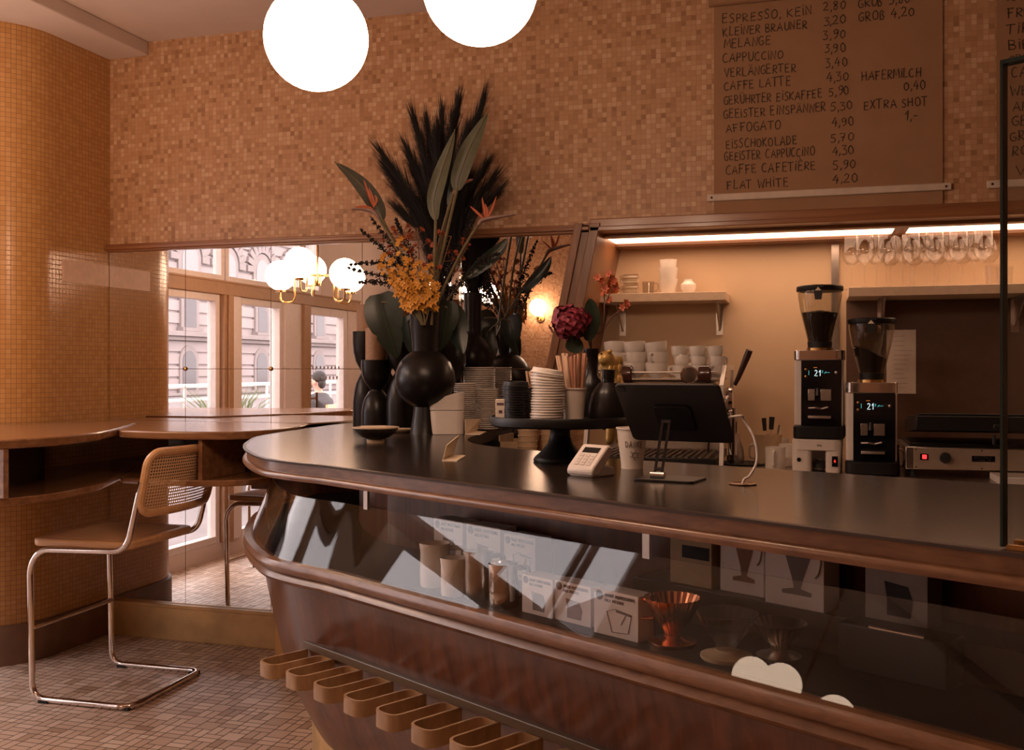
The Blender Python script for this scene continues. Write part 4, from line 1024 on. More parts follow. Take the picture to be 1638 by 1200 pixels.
# ================================================================== SMALL THINGS ON THE COUNTER
p = pz(601, 708, ZC)
t = thing('footed_bowl', 'small footed ceramic bowl with dark underside at the counter end', 'bowl', p)
b = MB(); b.lathe([(0, 0), (.029, 0), (.030, .010), (.028, .013), (.050, .020), (.070, .036), (.081, .051), (.0815, .054), (.079, .054), (.062, .042), (.036, .030), (0, .027)], p, 40); obj('bowl', b, mat('dark_glazed_outside', (.035, .022, .016), .4, var=.5, scale=60), t, ang=50)
b = MB(); b.lathe([(.0825, .0515), (.0825, .055), (.079, .0555), (.062, .0435), (.036, .0315), (0, .0285)], p, 40); obj('glazed_inside', b, mat('beige_glaze', (.58, .43, .30), .3, var=.15), t, ang=60)
b = MB(); b.lathe([(.026, 0), (.0305, 0), (.031, .011), (.026, .012)], p, 32); obj('foot', b, M_kraft, t)
M_ = Matrix.Translation((p.x, p.y, p.z + .0535)) @ Matrix.Rotation(.5, 4, 'Z') @ Matrix.Rotation(.06, 4, 'X'); b = MB(); b.box(-.05, .035, -.03, .03, 0, .003, M_)
tag(obj('folded_note', b, M_wick, at=p + Vector((0, 0, .0535)), smooth=False), 'cream folded note lying in the footed bowl', 'note')
q = pz(640, 692, ZC); b = MB(); b.lathe([(0, 0), (.03, 0), (.055, .012), (.057, .016), (.05, .015), (0, .006)], q, 32); tag(obj('small_plate', b, M_kraft, at=q, ang=50), 'small beige plate half hidden behind the footed bowl', 'plate')
# white container with the slanted lid
p = pz(715, 694, ZC)
t = thing('white_container', 'white container with a slanted lid in front of the black vase', 'container', p, TH)
b = MB(); b.prism(rrect(-.068, .068, -.055, .055, .03, 6), 0, .094); obj('body', b, M_plastic, t, local=True, bevel=.002)
b = MB(); b.prism(rrect(-.069, .069, -.056, .056, .03, 6), .0955, .166)
n = len(b.v) // 2
b.v = b.v[:n] + [(x, y, .166 if x > .008 else .166 - (.008 - x) * .52) for x, y, z in b.v[n:]]
obj('lid', b, M_plastic, t, local=True, bevel=.002)
# bent card stands
def card_stand(pts_foot, tops, lb):
    a, c, d, e = [Vector(v) for v in pts_foot]; ta, tc = [Vector(v) for v in tops]
    t = thing('card_stand', lb, 'sign holder', a, group='bent cream card stands')
    th = Vector((0, 0, .0025))
    b = MB(); b.v = [tuple(x) for x in (a, c, e, d)] + [tuple(x + th) for x in (a, c, e, d)]; b.f = [(3, 2, 1, 0), (4, 5, 6, 7), (0, 1, 5, 4), (1, 2, 6, 5), (2, 3, 7, 6), (3, 0, 4, 7)]
    obj('foot', b, M_wick, t, smooth=False)
    nrm = (c - a).cross(ta - a).normalized() * .0025
    b = MB(); b.v = [tuple(x) for x in (a, c, tc, ta)] + [tuple(x + nrm) for x in (a, c, tc, ta)]; b.f = [(3, 2, 1, 0), (4, 5, 6, 7), (0, 1, 5, 4), (1, 2, 6, 5), (2, 3, 7, 6), (3, 0, 4, 7)]
    obj('upright', b, M_wick, t, smooth=False)
a, c, d, e = pz(707, 737.5, ZC), pz(722, 729, ZC), pz(731, 738.5, ZC), pz(745, 729.5, ZC)
lean = CR * .022 + UP * .062
card_stand((a, c, d, e), (a + CR * .012 + UP * .045, c + lean), 'bent cream card stand standing alone on the dark counter')
a, c, d, e = pz(744, 695, ZC), pz(762, 690.5, ZC), pz(768, 696, ZC), pz(778, 691, ZC)
card_stand((a, c, d, e), (a + UP * .06 + CR * .0, c + UP * .055 + CR * .02), 'bent cream card stand right behind the white slanted container')
# saucer stacks
b = MB(); b.lathe([(0, 0), (.034, 0), (.036, .002), (.058, .0045), (.066, .0066), (.0712, .0078), (.0722, .0095), (.0712, .0110), (.066, .0098), (.04, .006), (0, .005)], (0, 0, 0), 36)
src = obj('saucer', b, M_white, local=True, ang=50)
ME_S = src.data; bpy.data.objects.remove(src)
def stack(name, mesh, p, n, pitch, lab, cat, grp, sc=1.0, drift=None):
    for i in range(n):
        o = bpy.data.objects.new(name, mesh); COL.objects.link(o)
        o.location = p + Vector((0, 0, i * pitch)) + (drift(i) if drift else Vector((0, 0, 0))); o.scale = (sc, sc, 1)
        tag(o, lab(i, n), cat, grp)
def sl(where): return lambda i, n: (f'{from_top(i, n)} saucer in the {where}')
def even(o_lab): return lambda i, n: o_lab
pS1, pS2, pS3 = pz(767, 684.5, ZC), pz(743.5, 689, ZC), pz(779, 688.5, ZC)
def lab_stack(what, where):
    def f(i, n):
        k = n - 1 - i
        if k == 0: return f'topmost {what} in the {where}'
        if k < 20: return f'{ORD[k]} {what} from the top of the {where}'
        return f'{ORD[i] if i < 20 else "middle"} {what} from the bottom of the {where}'
    return f
stack('saucer', ME_S, pS1, 33, .0080, lab_stack('saucer', 'tall wide stack at the mirror'), 'saucer', 'large saucers stacked at the mirror')
stack('saucer', ME_S, pS2, 24, .0082, lab_stack('small saucer', 'left stack behind the white container'), 'saucer', 'small saucers, left stack', .655)
stack('saucer', ME_S, pS3, 21, .0082, lab_stack('small saucer', 'right stack before the tall one'), 'saucer', 'small saucers, right stack', .655)
# ---- cake stand
pc = pz(896, 738, ZC); ZP = pc.z + .1205
t = thing('cake_stand', 'black wooden cake stand carrying lids and straws', 'cake stand', pc)
b = MB(); b.lathe([(0, 0), (.074, 0), (.076, .006), (.070, .014), (.052, .030), (.036, .050), (.029, .070), (.028, .085), (.034, .098), (.034, .100), (0, .100)], pc, 48); obj('pedestal', b, M_blackwood, t, ang=60)
b = MB(); b.lathe([(0, .100), (.190, .100), (.1975, .104), (.1985, .110), (.1985, .124), (.196, .128), (.192, .128), (.190, .1205), (0, .1205)], pc, 64); obj('plate', b, M_blackwood, t, ang=40)
def zp(x, d): v = pd(x, 600, d); return Vector((v.x, v.y, ZP))
def on_plate(x, dd):                  # dd: distance towards the viewer from the stand's axis
    v = zp(x, pc.dot(CF) - dd); return v
def lid(name, r, m):
    b = MB(); b.lathe([(r * .80, 0.007), (r * .94, .002), (r, .0012), (r * 1.01, .003), (r, .0046), (r * .93, .0056), (r * .91, .012), (r * .88, .0155), (r * .78, .016), (r * .74, .0125), (0, .0125)], (0, 0, 0), 32)
    b.sphere((r * .55, 0, .0128), r * .07, 8, 4, (1, 1, .3)); o = obj(name, b, m, local=True, ang=40); me = o.data; bpy.data.objects.remove(o); return me
ME_LW, ME_LB = lid('cup_lid', .0455, M_lidw), lid('cup_lid', .034, M_blackwood)
rg = random.Random(4)
pw = on_plate(875, .10)
for i in range(18):
    o = bpy.data.objects.new('cup_lid', ME_LW); COL.objects.link(o)
    k = max(0, i - 11)
    o.location = pw + Vector((0, 0, i * .0072 + k * .0002)) + CR * (rg.uniform(-.0012, .0012) - .00045 * k * 2 + .0003 * i)
    o.rotation_euler = (0, R(1.6 * k), TH + rg.uniform(-.3, .3)); tag(o, lab_stack('white cup lid', 'leaning white stack')(i, 18), 'lid', 'white cup lids stacked on the cake stand')
pb_ = on_plate(827, .075)
for nm, pos, n in (('front black stack', pb_, 14), ('black stack at the back left', on_plate(822, -.04), 14)):
    for i in range(n):
        o = bpy.data.objects.new('cup_lid', ME_LB); COL.objects.link(o)
        o.location = pos + Vector((0, 0, i * .0068)) + CR * rg.uniform(-.001, .001); o.rotation_euler = (0, R(rg.uniform(-.6, .6)), rg.uniform(0, 6))
        tag(o, lab_stack('black cup lid', nm)(i, n), 'lid', 'black cup lids, ' + nm)
def paper_cup(name, lb, p, r0, r1, h, m, grp=None):
    b = MB(); b.lathe([(0, .004), (r0 * .93, .004), (r0 * .95, 0), (r0, 0), (r0 * 1.01, .012), (r1, h - .004), (r1 + .0022, h - .003), (r1 + .0022, h + .001), (r1 - .001, h + .001), (r1 - .002, h - .004), (r0 * .97, .008), (0, .008)], p, 40)
    return tag(obj(name, b, m, at=p, ang=45), lb, 'cup', grp)
ps = on_plate(918, .055)
paper_cup('straw_cup', 'white paper cup holding the brown straws on the cake stand', ps, .028, .0335, .086, M_paper)
for k in range(18):
    a = k * 2.4; rr = .023 * math.sqrt((k + .5) / 18); q0 = ps + Vector((rr * .75 * cos(a), rr * .75 * sin(a), .0095)); 
    lx = rr * cos(a - TH); tp = q0 + Vector((rr * .9 * cos(a), rr * .9 * sin(a), 0)) + UP * (.168 + .006 * sin(k * 5)) + CR * (lx * .35 - .004)
    b = MB(); b.tube([q0, tp], .0037, 8)
    tag(obj('drinking_straw', b, M_strawl if lx < -.006 else M_straw, at=q0), f'{ORD[k]} brown paper straw, counted outwards in the straw cup', 'straw', 'paper straws in the cup')
pk = on_plate(800, .06); t = thing('sugar_packet_box', 'small white box with purple print at the left of the cake stand', 'box', pk, TH)
b = MB(); b.box(-.0125, .0125, -.012, .012, 0, .056); obj('carton', b, M_paper, t, local=True, bevel=.001)
b = MB(); b.box(-.009, .010, -.0126, -.0121, .040, .046); b.box(-.004, .006, -.0126, -.0121, .018, .026); obj('print', b, M_label, t, local=True)
pst = on_plate(858, -.03); paper_cup('stirrer_cup', 'black cup of wooden stirrers behind the lids', pst, .026, .031, .085, M_blackwood)
for k in range(4):
    q0 = pst + Vector((.012 * cos(k * 1.6), .012 * sin(k * 1.6), .0095)); b = MB()
    b.box(-.003, .003, -.0008, .0008, 0, .125, Matrix.Translation(q0) @ Matrix.Rotation(R(-14 + 3 * k), 4, 'Y') @ Matrix.Rotation(.3 * k, 4, 'Z'))
    tag(obj('wooden_stirrer', b, M_strawl, at=q0, smooth=False), f'{ORD[k]} wooden stirrer leaning left in the black cup', 'stirrer', 'wooden stirrers')
# dark bottles with hydrangea and twig
pa, pbt = on_plate(946, -.10), on_plate(973, .035)
b = MB(); b.lathe([(0, 0), (.036, 0), (.038, .006), (.038, .085), (.032, .105), (.020, .120), (.0195, .185), (.022, .188), (.022, .198), (.017, .198), (.016, .13), (0, .12)], pa, 32)
tag(obj('bud_vase', b, M_black, at=pa, ang=45), 'slim black bud vase with the crimson hydrangea', 'vase')
b = MB(); b.lathe([(0, 0), (.054, 0), (.056, .006), (.055, .035), (.046, .070), (.040, .082), (.030, .094), (.026, .100), (.0175, .102), (.017, .112), (.0185, .113), (.0185, .137), (.015, .138), (0, .137)], pbt, 40)
tag(obj('stoppered_bottle', b, M_black, at=pbt, ang=40), 'squat black bottle with stepped shoulders at the right of the cake stand', 'bottle')
va = pa + Vector((0, 0, .195)); Da = pa.dot(CF)
hy = thing('hydrangea', 'crimson hydrangea head in the slim black vase', 'flower', va)
hc = pd(912, 515, Da - .02)
b = MB(); b.tube(spline([va - UP * .08, va + UP * .02 - CR * .006, hc - UP * .03 + CR * .02, hc]), .0032, 8); obj('stalk', b, M_stem, hy)
fm = MB()
for k in range(4):
    a = pi / 2 * k + .3; d = Vector((cos(a), sin(a), .12)); leaf_blade(fm, [Vector((0, 0, 0)), d * .006 + UP * .001, d * .0125], lambda q: .0072 * sin(pi * min(1, .2 + .74 * q)) ** .8 + .0004, UP, .2, .12)
o = obj('floret', fm, M_hyd, local=True, ang=60); ME_H = o.data; bpy.data.objects.remove(o)
for k in range(85):
    z = 1 - 2 * (k + .5) / 85; a = k * 2.39996; d = Vector((math.sqrt(1 - z * z) * cos(a), math.sqrt(1 - z * z) * sin(a), z * .85))
    o = bpy.data.objects.new('floret', ME_H); COL.objects.link(o); o.parent = hy
    o.location = hc + d * (.050 + .009 * rg.uniform(-1, 1)) - wloc(hy); o.rotation_euler = (d + Vector((rg.uniform(-.4, .4),) * 3)).to_track_quat('Z', 'Y').to_euler(); s_ = rg.uniform(.9, 1.35); o.scale = (s_, s_, s_)
b = MB(); b.sphere(hc, .046, 14, 10, (1, 1, .85)); obj('flower_core', b, M_hyd, hy)
for (x0, y0), (x1, y1), lbk in (((940, 545), (944, 478), 0), ((930, 545), (905, 556), 1)):
    A, B = pd(x0, y0, Da - .03), pd(x1, y1, Da - .03)
    b = MB(); leaf_blade(b, spline([A, (A + B) / 2 + CR * .006, B], 6), lambda q: .026 * sin(pi * min(1, .06 + .92 * q)) ** .8 + .0006, -CF + CR * .2, .2, .05); obj('leaf', b, M_leafd, hy, ang=70)
tw = thing('twig', 'thin red flowering twig rising beside the hydrangea', 'twig', va)
tw_m = mat('red_brown_twig', (.12, .045, .03), .6)
b = MB()
J = pd(964, 530, Da)
br = [[va - UP * .05, va + UP * .03, J], [J, pd(967, 495, Da), pd(965, 462, Da), pd(958, 447, Da)], [pd(966, 490, Da), pd(975, 470, Da), pd(982, 452, Da)], [J, pd(978, 508, Da), pd(990, 498, Da), pd(1002, 487, Da)], [pd(966, 465, Da), pd(972, 452, Da), pd(975, 440, Da)], [va - UP * .05, va + UP * .02, pd(946, 530, Da), pd(944, 500, Da)]]
for pts in br: b.tube(spline(pts, 5), .0016, 6)
obj('stalk', b, tw_m, tw)
b2 = [pd(x, y, Da) for x, y in ((956, 444), (962, 450), (968, 462), (974, 438), (979, 446), (983, 452), (966, 470), (975, 480), (985, 462), (1002, 485), (996, 492), (944, 500), (949, 506), (945, 492), (1004, 490))]
for q in b2: place_blossom(tw, ME_R[rg.randrange(2)], q, (rg.uniform(-1, 1), -1, rg.uniform(-.2, 1)), 1.1)
# gold figure behind the cake stand
pg = pz(990, 716, ZC)
def gq(x, y, dd=0.0): v = pd(x, y, pg.dot(CF) + dd); return v
g = thing('gold_figurine', 'old gold seated animal figurine behind the black bottles', 'figurine', pg)
V = [gq(998, 694, .03), gq(992, 665, .01), gq(984, 630), gq(979, 602, -.01), gq(975, 582, -.02), gq(970, 570, -.03), gq(958, 574, -.05),
     gq(975, 640, -.05), gq(977, 680, -.06), gq(975, 712, -.06), gq(986, 640, -.03), gq(992, 682, -.05), gq(991, 712, -.06), gq(1006, 692, -.02), gq(1000, 712, -.05), gq(990, 712, -.08), gq(1008, 708, .06), gq(1014, 690, .08)]
E = [(0, 1), (1, 2), (2, 3), (3, 4), (4, 5), (5, 6), (2, 7), (7, 8), (8, 9), (2, 10), (10, 11), (11, 12), (0, 13), (13, 14), (14, 15), (0, 16), (16, 17)]
skinned('body', V, E, [.042, .043, .040, .030, .027, .033, .018, .022, .016, .015, .022, .016, .015, .024, .015, .013, .010, .007], M_gold, g)
for s_ in (-1, 1):
    b = MB(); b.sphere(gq(975, 562, -.03 + .026 * s_), .008, 10, 8, (1.1, .5, .8)); obj('ear', b, M_gold, g)
    b = MB(); b.sphere(gq(962, 566, -.045 + .016 * s_), .0035, 8, 6); obj('eye', b, M_black, g)
b = MB(); b.sphere(gq(952, 571, -.055), .006, 8, 6); obj('nose', b, M_gold, g)
b = MB()
for k in range(40):
    a = k * 2.4; d = Vector((cos(a), sin(a), 0)) * (.024 + .004 * (k % 3)); b.sphere(gq(978, 578 + (k % 8) * 6, -.01) + d, .009, 8, 6, (.8, .8, 1.9))
o = obj('mane', b, M_gold, g); o['kind'] = 'stuff'
# ---- card reader
A, B, D = pz(950, 765, ZC), pz(992, 760, ZC), pz(922, 759, ZC)
e1 = (B - A); e1.z = 0; w1 = .080; e1.normalize(); e2 = Vector((-e1.y, e1.x, 0)); w2 = .082
t = thing('card_reader', 'white card payment terminal on its wedge stand before the cup', 'card reader', A)
def cq(x, y, z): return A + e1 * x + e2 * y + UP * z
def wedge(b, prof, y0, y1):
    n = len(prof); vs = [cq(x, y0, z) for x, z in prof] + [cq(x, y1, z) for x, z in prof]
    b.add(vs, [tuple(range(n)), tuple(reversed(range(n, 2 * n)))] + [(i, n + i, n + (i + 1) % n, (i + 1) % n) for i in range(n)])
b = MB(); wedge(b, [(0, 0), (.085, 0), (.088, .006), (.084, .018), (.062, .026), (.0, .026)], .004, w2 - .004); obj('dock', b, M_plastic, t, bevel=.004)
b = MB(); wedge(b, [(-.004, .004), (-.006, .016), (0, .026), (.052, .072), (.060, .075), (.072, .066), (.072, .058), (.02, .004)], 0, w2); tm = obj('terminal', b, M_plastic, t, bevel=.005)
sd = Vector((.052, 0, .046)).normalized(); nn = (e1 * -sd.z + UP * sd.x)
def fq(u, v, h=.0012): return cq(0, 0, .026) + (e1 * sd.x + UP * sd.z) * u + e2 * v + nn * h
def pad(b, u0, u1, v0, v1, h0=.0003, h1=.0014):
    b.add([fq(u0, v0, h0), fq(u1, v0, h0), fq(u1, v1, h0), fq(u0, v1, h0), fq(u0, v0, h1), fq(u1, v0, h1), fq(u1, v1, h1), fq(u0, v1, h1)], [(0, 1, 2, 3), (7, 6, 5, 4), (0, 4, 5, 1), (1, 5, 6, 2), (2, 6, 7, 3), (3, 7, 4, 0)])
b = MB(); pad(b, .045, .062, .016, .066); obj('screen', b, M_screen, tm, smooth=False)
for i in range(4):
    for j in range(3):
        b = MB(); pad(b, .003 + .0098 * i, .0105 + .0098 * i, .015 + .019 * j, .029 + .019 * j, .0003, .0011); obj('key', b, mat('pale_key', (.60, .52, .47), .5) if 'pale_key' not in bpy.data.materials else bpy.data.materials['pale_key'], tm, smooth=False)
# ---- tip cup
pt = pz(1011, 749, ZC)
t = thing('tip_cup', 'white paper cup with a handwritten thank you and doodle beside the card reader', 'cup', pt)
r0, r1, h = .0285, .0400, .106
b = MB(); b.lathe([(0, .004), (r0 * .93, .004), (r0 * .95, 0), (r0, 0), (r0 * 1.01, .012), (r1, h - .004), (r1 + .002, h - .003), (r1 + .002, h + .001), (r1 - .001, h + .001), (r1 - .002, h - .004), (r0 * .97, .008), (0, .008)], pt, 48); obj('cup', b, M_paper, t, ang=45)
def on_cup(x, z):
    rr = r0 + (r1 - r0) * z / h + .0006; a = -pi / 2 + TH + x / .036
    return pt + Vector((rr * cos(a), rr * sin(a), z))
b = MB(); write(b, 'DANKE', None or (0, 0, 0), (1, 0, 0), (0, 0, 1), .017, .047, .0007, random.Random(2), .25, place=lambda x, z: on_cup(x - .022, z + .056))
obj('handwriting', b, M_ink, t)
b = MB()
ring = [(.008 * cos(R(30 * k)) * (1 + .06 * sin(k * 2)), .007 * sin(R(30 * k))) for k in range(13)]
b.tube([on_cup(.004 + x, .037 + z) for x, z in ring], .0007, 4)
for k in range(6):
    a = R(60 * k + 20); b.tube([on_cup(.004 + .0095 * cos(a), .037 + .0085 * sin(a)), on_cup(.004 + .0155 * cos(a + .1), .037 + .014 * sin(a))], .0007, 4)
obj('doodle', b, M_ink, t)
# ---- tablet on its stand, cable and grommet
pbs = pz(1072, 768, ZC)
t = thing('tablet_stand', 'dark metal tablet stand with slotted arm on the counter', 'stand', pbs)
aW = TH + R(-28); hX = Vector((cos(aW), sin(aW), 0)); hY = Vector((-sin(aW), cos(aW), 0))      # hX along the screen, hY towards the barista
tau = R(43); upv = UP * cos(tau) - hY * sin(tau); nrm = hY * cos(tau) + UP * sin(tau)              # screen normal looks to the barista
MbW = Matrix.Translation(pbs) @ Matrix.Rotation(aW, 4, 'Z')
b = MB(); b.prism(rrect(-.072, .072, -.055, .055, .008), 0, .0055, MbW); obj('base_plate', b, M_darkmetal, t, bevel=.001)
ct = pd(1079, 661, 2.36)
foot = pz(1052, 768, ZC) + UP * .006; head = pd(1066, 672, 2.335)
ax = (head - foot); axn = ax.normalized(); sx = hX
b = MB()
for s_ in (-.0085, .0085): b.tube([foot + sx * s_, head + sx * s_], .0042, 4)
b.tube([head - axn * .004 - sx * .011, head - axn * .004 + sx * .011], .0048, 6); b.tube([foot + axn * .02 - sx * .011, foot + axn * .02 + sx * .011], .0042, 6)
obj('arm', b, M_graph, t)
b = MB(); b.tube([foot - sx * .017 + UP * .006, foot + sx * .017 + UP * .006], .008, 12); obj('hinge', b, M_steel, t)
MT = Matrix((tuple(hX) + (0,), tuple(upv) + (0,), tuple(nrm) + (0,), (0, 0, 0, 1))).transposed(); MT.translation = ct
b = MB(); b.prism(rrect(-.045, .045, -.05, .03, .01), -.010, -.0042, MT); obj('mount_plate', b, M_darkmetal, t, bevel=.001)
t = thing('tablet', 'dark grey tablet seen from behind, tilted on its stand', 'tablet', ct)
b = MB(); b.prism(rrect(-.127, .127, -.095, .095, .014, 6), -.0036, .0036, MT); obj('back_shell', b, M_graph, t, bevel=.0018)
b = MB(); b.prism(rrect(-.121, .121, -.089, .089, .010, 6), .0036, .0042, MT); obj('screen', b, M_screen, t)
b = MB(); b.prism(rrect(-.119, -.102, .071, .088, .004, 4), -.0052, -.0036, MT); obj('camera_bump', b, M_darkmetal, t)
gr = pz(1188, 775, ZC)
b = MB(); b.lathe([(.022, .0003), (.030, .0003), (.031, .003), (.024, .004), (.022, .002)], gr, 32); b.lathe([(0, .0003), (.0225, .0003), (.0225, .001), (0, .001)], gr, 24)
tag(obj('cable_grommet', b, M_rim, at=gr), 'round wooden cable grommet set into the counter', 'grommet')
c0 = ct + hX * .127 - upv * .01
b = MB(); b.tube(spline([c0, c0 + hX * .03 + UP * .004, pd(1190, 672, 2.3), pd(1206, 700, 2.28), pd(1211, 735, 2.26), pd(1200, 760, 2.25), gr + UP * .012 + CR * .004, gr + UP * .0015], 8), .0030, 8)
tag(obj('charging_cable', b, M_plastic, at=c0), 'white charging cable from the tablet into the counter', 'cable')

# ================================================================== THE NICHE: shelves, glasses, machine, grinders, grill
ZS = 1.70
def shelf(lb, x0, x1, y0, brackets):
    t = thing('wall_shelf', lb, 'shelf', ((x0 + x1) / 2, 4.83, ZS))
    b = MB(); b.box(x0, x1, y0, 4.838, ZS - .040, ZS); obj('board', b, mat('cream_shelf_board', (.60, .44, .30), .5) if 'cream_shelf_board' not in bpy.data.materials else bpy.data.materials['cream_shelf_board'], t, bevel=.002)
    for x in brackets:
        b = MB(); b.box(x - .016, x + .016, 4.828, 4.838, ZS - .19, ZS - .041); b.box(x - .016, x + .016, y0 + .04, 4.83, ZS - .047, ZS - .041)
        b.add([(x - .004, 4.828, ZS - .17), (x - .004, 4.828, ZS - .047), (x - .004, y0 + .06, ZS - .047), (x + .004, 4.828, ZS - .17), (x + .004, 4.828, ZS - .047), (x + .004, y0 + .06, ZS - .047)], [(0, 1, 2), (5, 4, 3), (0, 3, 4, 1), (1, 4, 5, 2), (2, 5, 3, 0)])
        q = obj('bracket', b, M_steel, t, smooth=False)
        for dz in (-.165, -.075):
            b = MB(); b.sphere((x, 4.826, ZS + dz), .006, 8, 6, (1, .5, 1)); obj('screw', b, M_chrome, q)
    return t
shelf('cream wall shelf on two brackets above the coffee machine', -.968, -.374, 4.60, (-.885, -.42))
shelf('long cream wall shelf carrying the wine glasses', .150, .985, 4.53, (.30, .85))
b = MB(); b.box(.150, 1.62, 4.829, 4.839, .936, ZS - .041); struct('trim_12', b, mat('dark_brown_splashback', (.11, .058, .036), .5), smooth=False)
b = MB(); b.box(.085, .118, 4.826, 4.84, .935, 1.935); struct('trim_11', b, M_steel)
# wine glasses in three rows
b = MB(); wp = [(0, 0), (.034, 0), (.034, .0015), (.012, .004), (.0042, .010), (.0036, .030), (.0036, .092), (.0065, .103), (.020, .112), (.034, .128), (.0425, .152), (.0425, .168), (.039, .195), (.0335, .232), (.0325, .232), (.038, .195), (.0413, .168), (.0413, .153), (.033, .130), (.019, .115), (0, .110)]
b.lathe(wp, (0, 0, 0), 28); o = obj('wine_glass', b, M_wine, local=True, ang=60); ME_WG = o.data; bpy.data.objects.remove(o)
for row, yy, xs in (('front', 4.585, (1383, 1418, 1457, 1495, 1533, 1573)), ('middle', 4.675, (1362, 1402, 1444, 1481, 1519, 1559)), ('back', 4.765, (1424, 1437 + 26, 1500, 1540, 1582))):
    for k, x in enumerate(xs):
        o = bpy.data.objects.new('wine_glass', ME_WG); COL.objects.link(o); o.location = (py(x, 458, yy).x, yy, ZS)
        tag(o, f'{ORD[k]} wine glass from the left in the {row} row on the long shelf', 'wine glass', 'wine glasses on the long shelf')
for k, x in enumerate((1588, 1612)):
    q = Vector((py(x, 456, 4.62).x, 4.60 + .09 * k, ZS)); b = MB(); b.lathe([(0, 0), (.028, 0), (.033, .085), (.031, .085), (.026, .004), (0, .004)], q, 24)
    tag(obj('tumbler', b, M_wine, at=q), ('tumbler at the right end of the wine glass shelf', 'tumbler behind the glass screen on the wine glass shelf')[k], 'glass', 'tumblers on the long shelf')
# things on the cup shelf
def on_shelf(x, Y=4.70): return Vector((py(x, 466, Y).x, Y, ZS))
q = on_shelf(978); b = MB(); b.lathe([(0, 0), (.022, 0), (.033, .018), (.036, .045), (.030, .068), (.018, .078), (.019, .086), (.016, .086), (.016, .079), (.027, .067), (.033, .045), (.030, .020), (0, .004)], q, 28); tag(obj('amber_jar', b, M_amber, at=q), 'round amber glass jar at the left end of the cup shelf', 'jar')
q = on_shelf(1007)
for k in range(2):
    z = .0245 + .049 * k; M = Matrix.Translation(q + Vector((-.045, 0, z + .0005))) @ Matrix.Rotation(pi / 2, 4, 'Y')
    b = MB(); b.lathe([(0, 0), (.018, 0), (.0235, .02), (.0243, .085), (.0225, .085), (.0215, .02), (0, .005)], (0, 0, 0), 28, M); tag(obj('drinking_glass', b, M_frost, at=q + Vector((0, 0, z))), ('lower', 'upper')[k] + ' of two clear glasses lying on the cup shelf', 'glass', 'glasses lying on the cup shelf')
q = on_shelf(1037); t = thing('glass_mug', 'small clear glass mug with handle on the cup shelf', 'mug', q)
b = MB(); b.lathe([(0, 0), (.026, 0), (.0285, .06), (.0265, .06), (.024, .005), (0, .005)], q, 28); obj('body', b, M_frost, t)
b = MB(); b.tube(spline([q + Vector((.027, 0, .052)), q + Vector((.045, 0, .048)), q + Vector((.045, 0, .022)), q + Vector((.026, 0, .014))], 5), .003, 8); obj('handle', b, M_frost, t)
q = on_shelf(1069)
for k in range(3):
    z = (0, .053, .090)[k]; b = MB(); r_ = (.0445, .0445, .040)[k]; b.lathe([(0, 0), (r_ * .80, 0), (r_ * .84, .003), (r_, .066), (r_ + .0015, .070), (r_ - .002, .070), (r_ * .8, .006), (0, .006)], (q.x, q.y, q.z + z), 32)
    tag(obj('white_tumbler', b, M_white, at=q + Vector((0, 0, z))), ('bottom', 'middle', 'topmost')[k] + ' white tumbler of the stack on the cup shelf', 'cup', 'white tumblers stacked on the cup shelf')
q = on_shelf(1101); b = MB(); b.lathe([(0, 0), (.026, 0), (.037, .022), (.036, .042), (.020, .058), (.019, .066), (.021, .068), (.017, .068), (.017, .058), (.03, .042), (0, .006)], q, 28); tag(obj('round_jar', b, M_white, at=q), 'round white ceramic jar at the right end of the cup shelf', 'jar')

# ---- espresso machine
ZB = .935
em = thing('espresso_machine', 'chrome espresso machine with cups on top behind the tablet', 'coffee machine', (-.60, 4.3, ZB))
x0, x1 = -.90, -.345
b = MB(); b.box(x0 + .03, x1 - .03, 4.12, 4.56, 1.12, 1.302); obj('upper_body', b, M_steel, em, bevel=.006)
b = MB(); b.box(x0 + .02, x1 - .02, 4.08, 4.58, 1.303, 1.312)
for yy in (4.085, 4.575): b.tube([(x0 + .02, yy, 1.335), (x1 - .02, yy, 1.335)], .004, 8)
obj('cup_tray', b, M_steel, em, bevel=.002)
b = MB(); b.box(x0 + .03, x1 - .03, 4.40, 4.56, .99, 1.12); obj('back_panel', b, M_steel, em)
b = MB(); b.box(x0 + .02, x1 - .02, 4.0, 4.56, .965, .995); obj('drip_tray', b, M_darkmetal, em, bevel=.004)
b = MB()
for k in range(18): b.box(x0 + .05 + k * .026, x0 + .062 + k * .026, 4.01, 4.39, .995, .999)
obj('drip_grate', b, M_steel, em)
for sx in (x0, x1):
    b = MB(); pr = [(4.02, .96), (4.06, .96), (4.12, 1.10), (4.08, 1.28), (4.20, 1.345), (4.58, 1.345), (4.58, .96), (4.62, .96), (4.62, 1.365), (4.19, 1.365), (4.04, 1.285), (4.075, 1.10)]
    n = len(pr); b.add([(sx - .008, y, z) for y, z in pr] + [(sx + .008, y, z) for y, z in pr], [tuple(range(n)), tuple(reversed(range(n, 2 * n)))] + [(i, n + i, n + (i + 1) % n, (i + 1) % n) for i in range(n)])
    s_ = obj('side_frame', b, M_white, em, smooth=False); s_['label'] = 'white side frame'
    for yy in (4.06, 4.54):
        b = MB(); b.lathe([(0, 0), (.018, 0), (.018, .03), (0, .03)], (sx, yy, ZB), 16); obj('foot', b, M_darkmetal, em)
